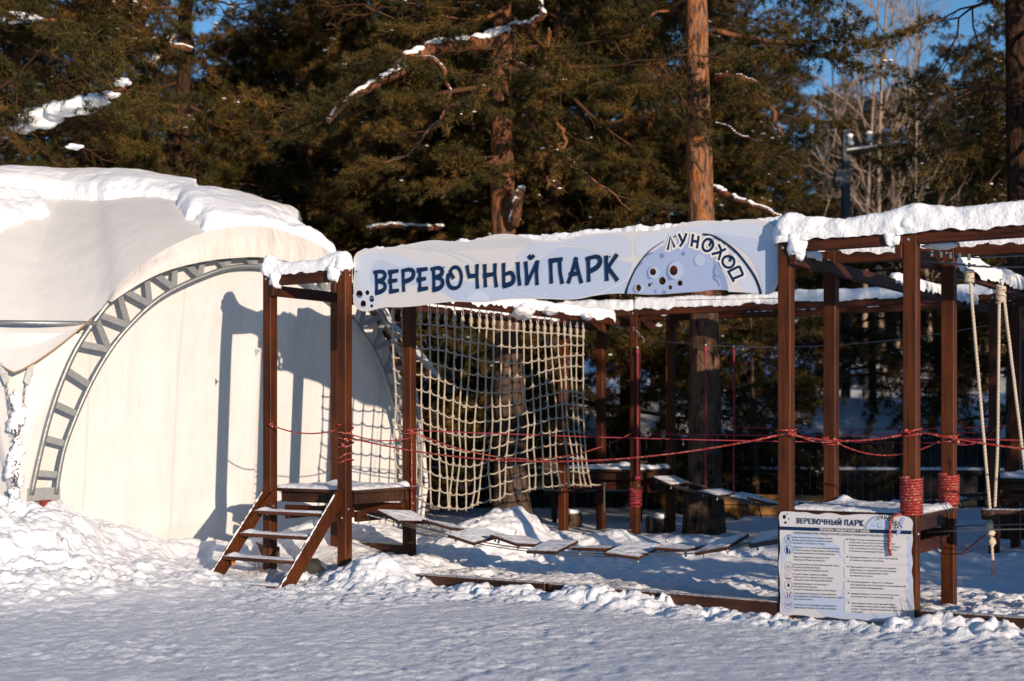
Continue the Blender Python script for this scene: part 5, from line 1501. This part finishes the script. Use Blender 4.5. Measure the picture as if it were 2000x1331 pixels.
fill = [(150, 24, 'low', 1.1, 'sunlit bushy pine behind the tent\'s snowy top'), (600, 23.4, 'full', 2.9, 'broad sunlit pine right behind the tent roof\'s right slope'),
 (800, 23.5, 'low', 5.2, 'sunlit pine with drooping boughs left of the crooked limb'), (900, 28, 'mid', 3.1, 'dark pine seen between the two reddish trunks at centre left'),
 (230, 33, 'low', 5.5, 'farther pine below the blue gap at upper left'), (600, 34, 'low', .9, 'farther pine seen over the tent\'s right shoulder'),
 (1290, 31, 'mid', 1.9, 'farther pine immediately left of the orange trunk'), (1400, 31, 'low', 2.5, 'farther pine immediately right of the orange trunk'),
 (1600, 52, 'low', 3.8, 'farther pine left of the bare birches'), (2030, 25, 'full', 4.4, 'dark pine right of the bare birches'), (2330, 23, 'mid', 1.3, 'dark pine beyond the right edge trunk'),
 (1130, 35, 'mid', 4.9, 'far pine over the middle of the banner'), (700, 38, 'mid', 2.2, 'far pine filling the gap over the banner\'s left end'), (30, 30, 'mid', .3, 'far pine at the upper left corner'),
 (1000, 42, 'mid', 3.6, 'farthest pine behind the crooked limb'), (420, 42, 'low', 1.5, 'far low pine under the blue gap'), (1480, 40, 'mid', 5.9, 'far pine behind the hanging boughs'),
 (1740, 52, 'low', 2.0, 'far low pine behind the birches'), (1665, 60, 'mid', .4, 'very far pine left behind the utility pole'), (1735, 64, 'mid', 1.9, 'very far pine right above the crossarm'), (1800, 60, 'mid', 3.1, 'very far pine closing the gap beside the forked birch'), (1860, 62, 'mid', 4.6, 'very far pine beside the dark right-hand pine'), (1700, 46, 'low', 2.6, 'far bushy pine behind the insulators'), (1830, 47, 'low', 5.6, 'far bushy pine between the forked birch and the dark pine'), (1930, 44, 'mid', .8, 'far pine just left of the dark trunk at the edge'), (2085, 38, 'mid', 3.0, 'far pine at the right edge'), (860, 46, 'mid', 4.5, 'farthest pine over the banner\'s first word'),
 (1880, 50, 'full', 5.2, 'small far pine between birches and right dark pine'), (1700, 29, 'bushy', 1.1, 'young pine below the utility pole'), 
 (1470, 21.5, 'bushy', 4.7, 'young pine with low green boughs beside the orange pine\'s foot')]
for (px, d, kind, rz, lab) in fill: pine(px, d, kind, .15 if kind != 'bushy' else .07, rz, lab, sc={150: .85, 1600: 1.0, 2030: .85, 1470: .72, 1700: .85, 1665: 1.0, 1735: .95, 1830: .85, 1400: .72, 1480: .84, 600: .9}.get(px, random.uniform(.92, 1.06)))
# unseen pines added on the sunny side to shade the back of the court
for k, (x, y, kd, sc_) in enumerate(((8.6, 7.9, 'bushy', 1.12), (10.0, 8.6, 'bushy', 1.25), (11.5, 9.4, 'bushy', 1.2), (13.1, 10.3, 'bushy', 1.4), (14.9, 11.3, 'bushy', 1.5), (17.2, 12.5, 'full', .8), (20.5, 14, 'full', .9))):
    pine(0, y, kd, .09, k*1.3, ('%s unseen young pine added to shade the court from the sunny right' % ['nearest', 'second', 'third', 'fourth', 'lowest', 'sixth', 'farthest'][k]), sc_, x=x, group='unseen young pines added for shade')
# individual snowy limbs
def limb_px(par, pts, r, name='limb', matb=BARK_M, snow=.0, boughs=0, seed=0):
    P = [at(*p) for p in pts]; Q = []
    for i in range(len(P)-1):
        for k in range(4):
            t = k/4; Q.append(P[i].lerp(P[i+1], t)+Vector((noise.noise(P[i]*3+Vector((k, 0, seed))), noise.noise(P[i]*3+Vector((k, 5, seed))), noise.noise(P[i]*3+Vector((k, 9, seed)))))*.035)
    Q.append(P[-1]); n = len(Q); rs = [r[0]+(r[1]-r[0])*i/(n-1) for i in range(n)]
    mb = MB(); mb.tube(Q, rs, matb, 9); o = mb.obj(name, par)
    if snow > 0:
        sb = MB(); prevn = 0
        for i in range(0, n-1):
            for k in range(3):
                p = Q[i].lerp(Q[i+1], k/3)
                if noise.noise(Vector((i*.5+k*.15, seed, 2))) > -.25:
                    sb.ball(p+Vector((0, -.01, rs[i]*.80)), rs[i]*snow*random.uniform(.8, 1.1), SNOW, 9, 6, (1.35, .95, .62), .4, i+seed)
        if sb.v: sb.obj('snow_cap', o)
    nb, wb = NP_(), NP_(); r_ = np.random.RandomState(seed+5)
    for k in range(boughs):
        i = int((n-1)*(.25+.75*(k+.5)/boughs)); (nv, nf), (wv, wf_), TP = BOUGHS[r_.randint(5)]
        d = (Q[min(i+1, n-1)]-Q[i-1]); az = math.atan2(d.y, d.x)+r_.uniform(-1.1, 1.1)
        A = np.array(Matrix.Rotation(az, 3, 'Z') @ Matrix.Rotation(r_.uniform(0, .5), 3, 'Y') @ Matrix.Rotation(r_.uniform(-.5, .5), 3, 'X'))*r_.uniform(.4, .75)
        off = np.array(Q[i]-par.location); nb.add(nv@A.T+off, nf); wb.add(wv@A.T+off, wf_)
    if boughs:
        V, F = nb.out(); link('needles', fastmesh('needles', V, F, [NEEDLE]), o); V, F = wb.out(); link('twigs', fastmesh('twigs', V, F, [TWIG]), o)
    return o
limb_px(T2, [(985, 70, 18.6), (950, 84, 18.3), (905, 86, 18.0), (860, 92, 17.7), (822, 104, 17.5), (795, 118, 17.4), (785, 140, 17.3), (745, 158, 17.2), (705, 180, 17.1), (668, 208, 17.0), (640, 240, 17.0)], (.105, .035), snow=.75, boughs=10, seed=1)
limb_px(T2, [(800, 116, 17.4), (848, 112, 17.3), (868, 140, 17.2), (879, 180, 17.1), (866, 225, 17.0), (830, 265, 16.9), (795, 305, 16.9), (730, 322, 16.8)], (.034, .008), snow=.35, seed=2, boughs=6)
limb_px(T2, [(1070, 60, 18.5), (1066, 190, 18.0), (1066, 212, 17.9), (1090, 240, 17.8), (1104, 268, 17.8), (1102, 305, 17.7), (1128, 325, 17.6), (1170, 360, 17.5), (1230, 410, 17.4)], (.034, .010), snow=.2, seed=3, boughs=6)
limb_px(T2, [(1000, 120, 18.4), (1060, 150, 17.9), (1120, 165, 17.5), (1190, 160, 17.2)], (.04, .015), snow=.3, seed=21, boughs=9)
limb_px(T2, [(985, 150, 18.4), (940, 185, 18.0), (900, 200, 17.6), (850, 215, 17.3)], (.035, .012), snow=.2, seed=22, boughs=8)
limb_px(T2, [(990, 290, 18.4), (960, 320, 18.0), (930, 340, 17.8)], (.03, .012), seed=23, boughs=5)
limb_px(T2, [(985, 20, 18.4), (930, 40, 18.0), (860, 30, 17.8)], (.03, .012), seed=24, boughs=6)
limb_px(T3, [(357, 260, 21.3), (400, 290, 20.9), (430, 300, 20.6)], (.03, .012), seed=25, boughs=5)
limb_px(T1, [(1390, 60, 18.3), (1480, 75, 18.2), (1560, 90, 18.0), (1620, 70, 17.9)], (.04, .012), seed=26, boughs=10)
limb_px(T1, [(1360, 5, 18.2), (1310, 20, 18.2), (1260, 30, 18.1)], (.03, .012), seed=27, boughs=5)
limb_px(T2, [(1004, 440, 18.4), (1012, 400, 18.2), (1020, 370, 18.1)], (.07, .05), snow=.8, seed=4)
limb_px(T2, [(1000, 55, 18.6), (1040, 50, 18.2), (1062, 30, 18.0), (1050, -10, 18)], (.055, .03), snow=.8, seed=5)
limb_px(T1, [(1400, 152, 17.9), (1440, 150, 17.6), (1478, 166, 17.4), (1500, 195, 17.2), (1520, 245, 17.1), (1528, 270, 17.1)], (.055, .02), snow=.3, seed=6, boughs=4)
limb_px(T1, [(1392, 368, 17.9), (1430, 384, 17.6), (1470, 400, 17.4), (1530, 425, 17.2)], (.045, .02), snow=.8, seed=7)
limb_px(T1, [(1400, 240, 17.9), (1450, 265, 17.6), (1500, 285, 17.4)], (.02, .008), snow=.7, seed=8)
limb_px(T5, [(860, 448, 21.5), (800, 443, 21.0), (760, 440, 20.8), (718, 448, 20.6)], (.05, .03), snow=.9, seed=9)
limb_px(T5, [(900, 65, 22.5), (860, 68, 22), (835, 64, 22)], (.05, .03), snow=.9, seed=19)
limb_px(T3, [(370, 100, 21.4), (310, 82, 20.8), (240, 82, 20.4), (180, 72, 20.0), (120, 60, 19.8)], (.055, .02), snow=.7, seed=10, boughs=5)
limb_px(T3, [(340, 70, 21.2), (310, 110, 20.9), (298, 128, 20.8)], (.05, .05), snow=.9, seed=11)
limb_px(T10, [(-110, 320, 18.4), (0, 268, 17.8), (70, 235, 17.4), (140, 212, 17.1), (200, 192, 16.9), (245, 170, 16.8)], (.05, .02), snow=0, seed=12, boughs=9)
limb_px(T10, [(-110, 80, 18.4), (-20, 50, 18), (40, 40, 17.8), (110, 40, 17.6)], (.05, .02), snow=0, seed=13, boughs=6)
sb = MB()
for (x, y, d, r_, sq) in ((45, 246, 17.4, .15, (1.5, .9, .6)), (128, 214, 17.1, .17, (1.5, .9, .6)), (172, 205, 17.0, .15, (1.5, .9, .6)), (214, 186, 16.9, .08, (1.5, .9, .6)), (15, 262, 17.6, .12, (1.1, .9, .6)), (75, 232, 17.3, .21, (1.35, .9, .62)), (108, 216, 17.2, .17, (1.1, .9, .7)), (155, 208, 17.0, .19, (1.3, .9, .6)), (188, 196, 16.9, .13, (1.2, .9, .7)), (240, 160, 16.8, .09, (1.2, .9, .7)), (145, 287, 16.9, .07, (1.6, .9, .5)), (40, 35, 17.8, .16, (1.7, .9, .45)), (15, 38, 17.8, .12, (1.4, .9, .5))):
    sb = MB(); sb.ball(at(x, y, d-.38), r_*.86, SNOW, 18, 12, sq, .5, x); sb.obj('snow_patch', T10)

# bare birches
def birch(px, d, h, seed, label):
    xx = (px-1000)/FPX*d; rt = root('birch_tree', Vector((xx, d, hz(xx, d)-.05)), label, 'birch tree', 'bare birches behind the utility pole')
    r = np.random.RandomState(seed); t = np.linspace(0, 1, 12)
    tr = np.stack([.5*np.sin(t*2+seed)*t, .3*t, t*h], 1); V, F = np_tube(tr, .085, .015, 7)
    link('trunk', fastmesh('trunk', V, F, [BIRCH], smooth=True), rt); cr = NP_()
    def rec(o, dr, l, rad, lev):
        m = 5; q = [o]; dd = dr.copy()
        for i in range(m): dd = dd+r.normal(size=3)*.14+np.array([0, 0, .06]); dd /= np.linalg.norm(dd); q.append(q[-1]+dd*l/m)
        V, F = np_tube(np.array(q), rad, rad*.35, 3); cr.add(V, F)
        if lev:
            for _ in range(5):
                i = r.randint(1, m+1); d2 = dd+r.normal(size=3)*.6; d2 /= np.linalg.norm(d2); rec(q[i], d2, l*.5, rad*.5, lev-1)
    for i in range(12):
        q = .22+.75*i/12; o = np.array([np.interp(q, t, tr[:, k]) for k in range(3)]); a = r.rand()*6.28
        rec(o, np.array([math.cos(a)*.7, math.sin(a)*.7, .8]), h*.22*(1.1-q*.6), .028, 2)
    V, F = cr.out(); link('crown', fastmesh('crown', V, F, [BIRCH]), rt)
for i, (px, d, h, lab) in enumerate(((1728, 33, 11.0, 'bare pale birch directly above the utility pole\'s crossarm'), (1690, 37, 12, 'bare birch left of the utility pole\'s insulators'), (1770, 36, 10.5, 'bare birch with forked pale stems right of the utility pole'), (1750, 44, 14, 'far tall birch reaching into the blue sky gap'), (1650, 46, 13, 'far birch at the left of the sky gap'), (1820, 42, 12, 'far birch close to the dark right pine'))): birch(px, d, h, 30+i, lab)

# ================================================================== BACKGROUND THINGS
fe = root('wooden_fence', at(1400, 1000, 23), 'dark weathered board fence with a snowy rail behind the court', 'fence')
fx0, fx1, fy = -1.6, 8.8, 23.0
def fpt(x, z, o=0): return Vector((x, fy-.10*(x-3)+o, z))
nb = 8
for k in range(nb):
    x0 = fx0+(fx1-fx0)*k/nb; x1 = fx0+(fx1-fx0)*(k+1)/nb; mb = MB(); n = 11
    for i in range(n):
        xa = x0+(x1-x0)*(i+.04)/n; xb = x0+(x1-x0)*(i+.96)/n; c = fpt((xa+xb)/2, .58+random.uniform(-.02, .02)); mb.box(c, fpt(xb, 0)-fpt(xa, 0), (0, .02, 0), (0, 0, 1.16), WGREY)
    mb.obj('board_panel', fe)
    mb = MB(); mb.box(fpt((x0+x1)/2, .62, -.05), fpt(x1, 0)-fpt(x0, 0), (0, .07, 0), (0, 0, .07), WGREY); o = mb.obj('rail', fe)
    sp = MB(); P = [fpt(x0+(x1-x0)*i/30, .675+.012*noise.noise(Vector((x0*3+i, 0, 0))), -.05) for i in range(31)]; sp.tube(P, [.028+.014*noise.noise(Vector((i*.7+k*9, 2, 0))) for i in range(31)], SNOW, 8); sp.obj('snow_cap', o)
    mb = MB(); mb.box(fpt(x0, .6, -.10), (.09, 0, 0), (0, .09, 0), (0, 0, 1.3), WGREY); mb.obj('post', fe)
# low pale timber box
tb = root('timber_sandbox', at(1520, 990, 20.6), 'low sandbox of pale yellow planks behind the right tower', 'sandbox')
for (z0, z1) in ((.08, .22), (.225, .38)):
    mb = MB(); p, q = at(1392, 900, 20.8), at(1650, 900, 20.3); c = (p+q)/2; c.z = (z0+z1)/2
    e = q-p; e.z = 0; mb.box(c, e, Vector((-e.y, e.x, 0)).normalized()*.05, (0, 0, z1-z0-.006), WPALE, .004); mb.obj('plank', tb)
for px_ in (1392, 1650):
    mb = MB(); p = at(px_, 900, 20.8 if px_ == 1392 else 20.3); mb.box(Vector((p.x, p.y+.7, .23)), (.05, 0, 0), (0, 1.35, 0), (0, 0, .30), WPALE, .004); mb.obj('plank', tb)
# dark bench with slatted back behind the far left tower
bn = root('park_bench', at(1160, 1030, 20.2), 'dark slatted bench standing in the shade behind the far left tower', 'bench')
bc = at(1165, 1000, 20.2)
def bbx(dx, dy, z, sx, sy, sz, nm, mt=WDARK):
    mb = MB(); mb.box(Vector((bc.x+dx, bc.y+dy, z)), (sx, 0, 0), (0, sy, 0), (0, 0, sz), mt, .004); return mb.obj(nm, bn)
mb = MB()
for k in range(4): mb.box(Vector((bc.x, bc.y+.22+.02*k, .52+.10*k)), (1.5, 0, 0), (0, .03, 0), (0, 0, .085), WDARK, .004)
mb.obj('backrest', bn)
mb = MB()
for k in range(3): mb.box(Vector((bc.x, bc.y-.18+.14*k, .45)), (1.5, 0, 0), (0, .12, 0), (0, 0, .035), WDARK, .004)
sq_ = mb.obj('seat', bn)
for dx in (-.6, .6):
    bbx(dx, -.15, .22, .07, .07, .43, 'leg'); bbx(dx, .24, .42, .07, .07, .84, 'leg')
# stump/log blocks
for (x, y, lab) in ((1115, 1020, 'snow-topped cut log lying left of the bench'), (1285, 1030, 'snow-topped cut log at the foot of the far left tower')):
    p = ground_at(x, y+12); mb = MB(); mb.tube([p+Vector((-.13, 0, .11)), p+Vector((.13, .05, .11))], [.12, .115], BARK_D, 14, smooth=False); mb.ball(p+Vector((0, .02, .22)), .10, SNOW, 12, 8, (1.4, 1, .4), .4, x)
    tag(mb.obj('cut_log'), lab, 'log')
# utility pole
up = root('utility_pole', at(1652, 815, 30), 'dark utility pole with snowy insulators on its crossarm above the right tower', 'utility pole')
pb = at(1652, 815, 30)
mb = MB(); mb.box(Vector((pb.x, pb.y, 3.6)), (.17, 0, 0), (0, .17, 0), (0, 0, 7.9), PGREY, .02); mb.obj('pole', up)
p, q = at(1645, 300, 30), at(1772, 284, 29.3); mb = MB(); mb.tube([p, q], .055, WGREY, 4, smooth=False); arm = mb.obj('crossarm', up)
sp = MB(); sp.tube([p.lerp(q, t/14)+Vector((0, 0, .055)) for t in range(15)], [.04+.02*noise.noise(Vector((t, 0, 3))) for t in range(15)], SNOW, 7); sp.obj('snow_cap', arm)
for t in (.12, .42, .68, .92):
    c = p.lerp(q, t); mb = MB()
    mb.tube([c, c+Vector((0, 0, .16))], .02, WGREY, 6); mb.tube([c+Vector((0, 0, z)) for z in (.14, .16, .22, .23, .30, .31)], [.03, .085, .085, .05, .07, .03], GLASSB, 12); mb.obj('insulator', up)
    sp = MB(); sp.ball(c+Vector((0, 0, .35)), .06, SNOW, 9, 6, (1.2, 1, .8), .4, int(t*10)); sp.obj('snow_cap', arm)
mb = MB(); mb.tube([p.lerp(q, .45), p.lerp(q, .45)+Vector((0, 0, -1.3))], .012, INK, 5); mb.obj('cable', up)
mb = MB(); a0_ = q+Vector((-.02, 0, 0)); mb.tube([a0_+Vector((0, 0, -.8)), a0_+Vector((0, 0, .45)), a0_+Vector((.10, 0, .62)), a0_+Vector((.35, 0, .60)), a0_+Vector((.45, 0, .45))], .022, INK, 7); mb.obj('bracket', up)
for (z0, z1) in ((310, 330),):
    mb = MB(); mb.box(at(1640, 350, 30), (.24, 0, 0), (0, .2, 0), (0, 0, .36), PGREY, .02); mb.obj('junction_box', up)
# white and green railing seen through the net
rl = root('railing', at(948, 830, 30), 'low white and green slatted railing far off seen through the cargo net', 'railing')
for k in range(5):
    y = 796+k*8; p, q = at(905, y, 30), at(990, y-2, 30); mb = MB(); mb.box((p+q)/2, q-p, (0, .03, 0), (0, 0, .045), PWHITE if k % 2 else PGREEN); mb.obj('slat', rl)
for px_ in (908, 948, 987):
    mb = MB(); p = at(px_, 812, 30.04); mb.box(p, (.05, 0, 0), (0, .05, 0), (0, 0, 1.2), PGREEN); mb.obj('post', rl)
# small kiosk at the right, far off
ks_ = root('small_kiosk', at(1865, 850, 33), 'small far blue and red kiosk glimpsed between the posts at right', 'kiosk')
mb = MB(); mb.box(at(1862, 830, 33), (.95, 0, 0), (0, .8, 0), (0, 0, .55), PBLUE, .02); mb.obj('counter', ks_)
mb = MB(); mb.box(at(1885, 790, 33.3), (.42, 0, 0), (0, .1, 0), (0, 0, .5), PRED, .02); mb.obj('panel', ks_)
mb = MB(); mb.ball(at(1862, 800, 33), .4, SNOW, 14, 8, (1.3, 1, .28), .4, 2); mb.obj('snow_cap', ks_)
# dry grass tufts by the left tower and through the snow
for i, (a, b, lab) in enumerate(((-5.2, -.02, 'dry grass tuft against the stair tower\'s front post'), (-5.9, -.35, 'sparse dry grass stalks behind the stair stringer'), (.07, -.05, 'dry grass blades leaning on the nearest post'))):
    mb = MB(); c = W(a, b, hz(*W(a, b).xy))
    for k in range(26):
        o = Vector((random.gauss(0, .05), random.gauss(0, .04), -.02)); h_ = random.uniform(.12, .30); l = Vector((random.gauss(0, .06), random.gauss(0, .03), h_))
        mb.tube([c+o, c+o+l*.5+Vector((.01, 0, 0)), c+o+l], [.0022, .0016, .0006], GRASS, 3, False)
    tag(mb.obj('dry_grass'), lab, 'dry grass')
mb = MB(); c = W(-6.0, -.60, .20); b = len(mb.v)
lf = [(0, .07), (.018, .03), (.02, -.01), (.008, -.05), (0, -.06), (-.010, -.045), (-.02, -.01), (-.016, .03)]
mb.poly([lf], lambda u, v, o: c+Vector((u, -.02+o, v)), 0, LEAF, .0015); tag(mb.obj('dry_leaf'), 'single orange dry leaf hanging at the stair\'s left stringer', 'leaf')
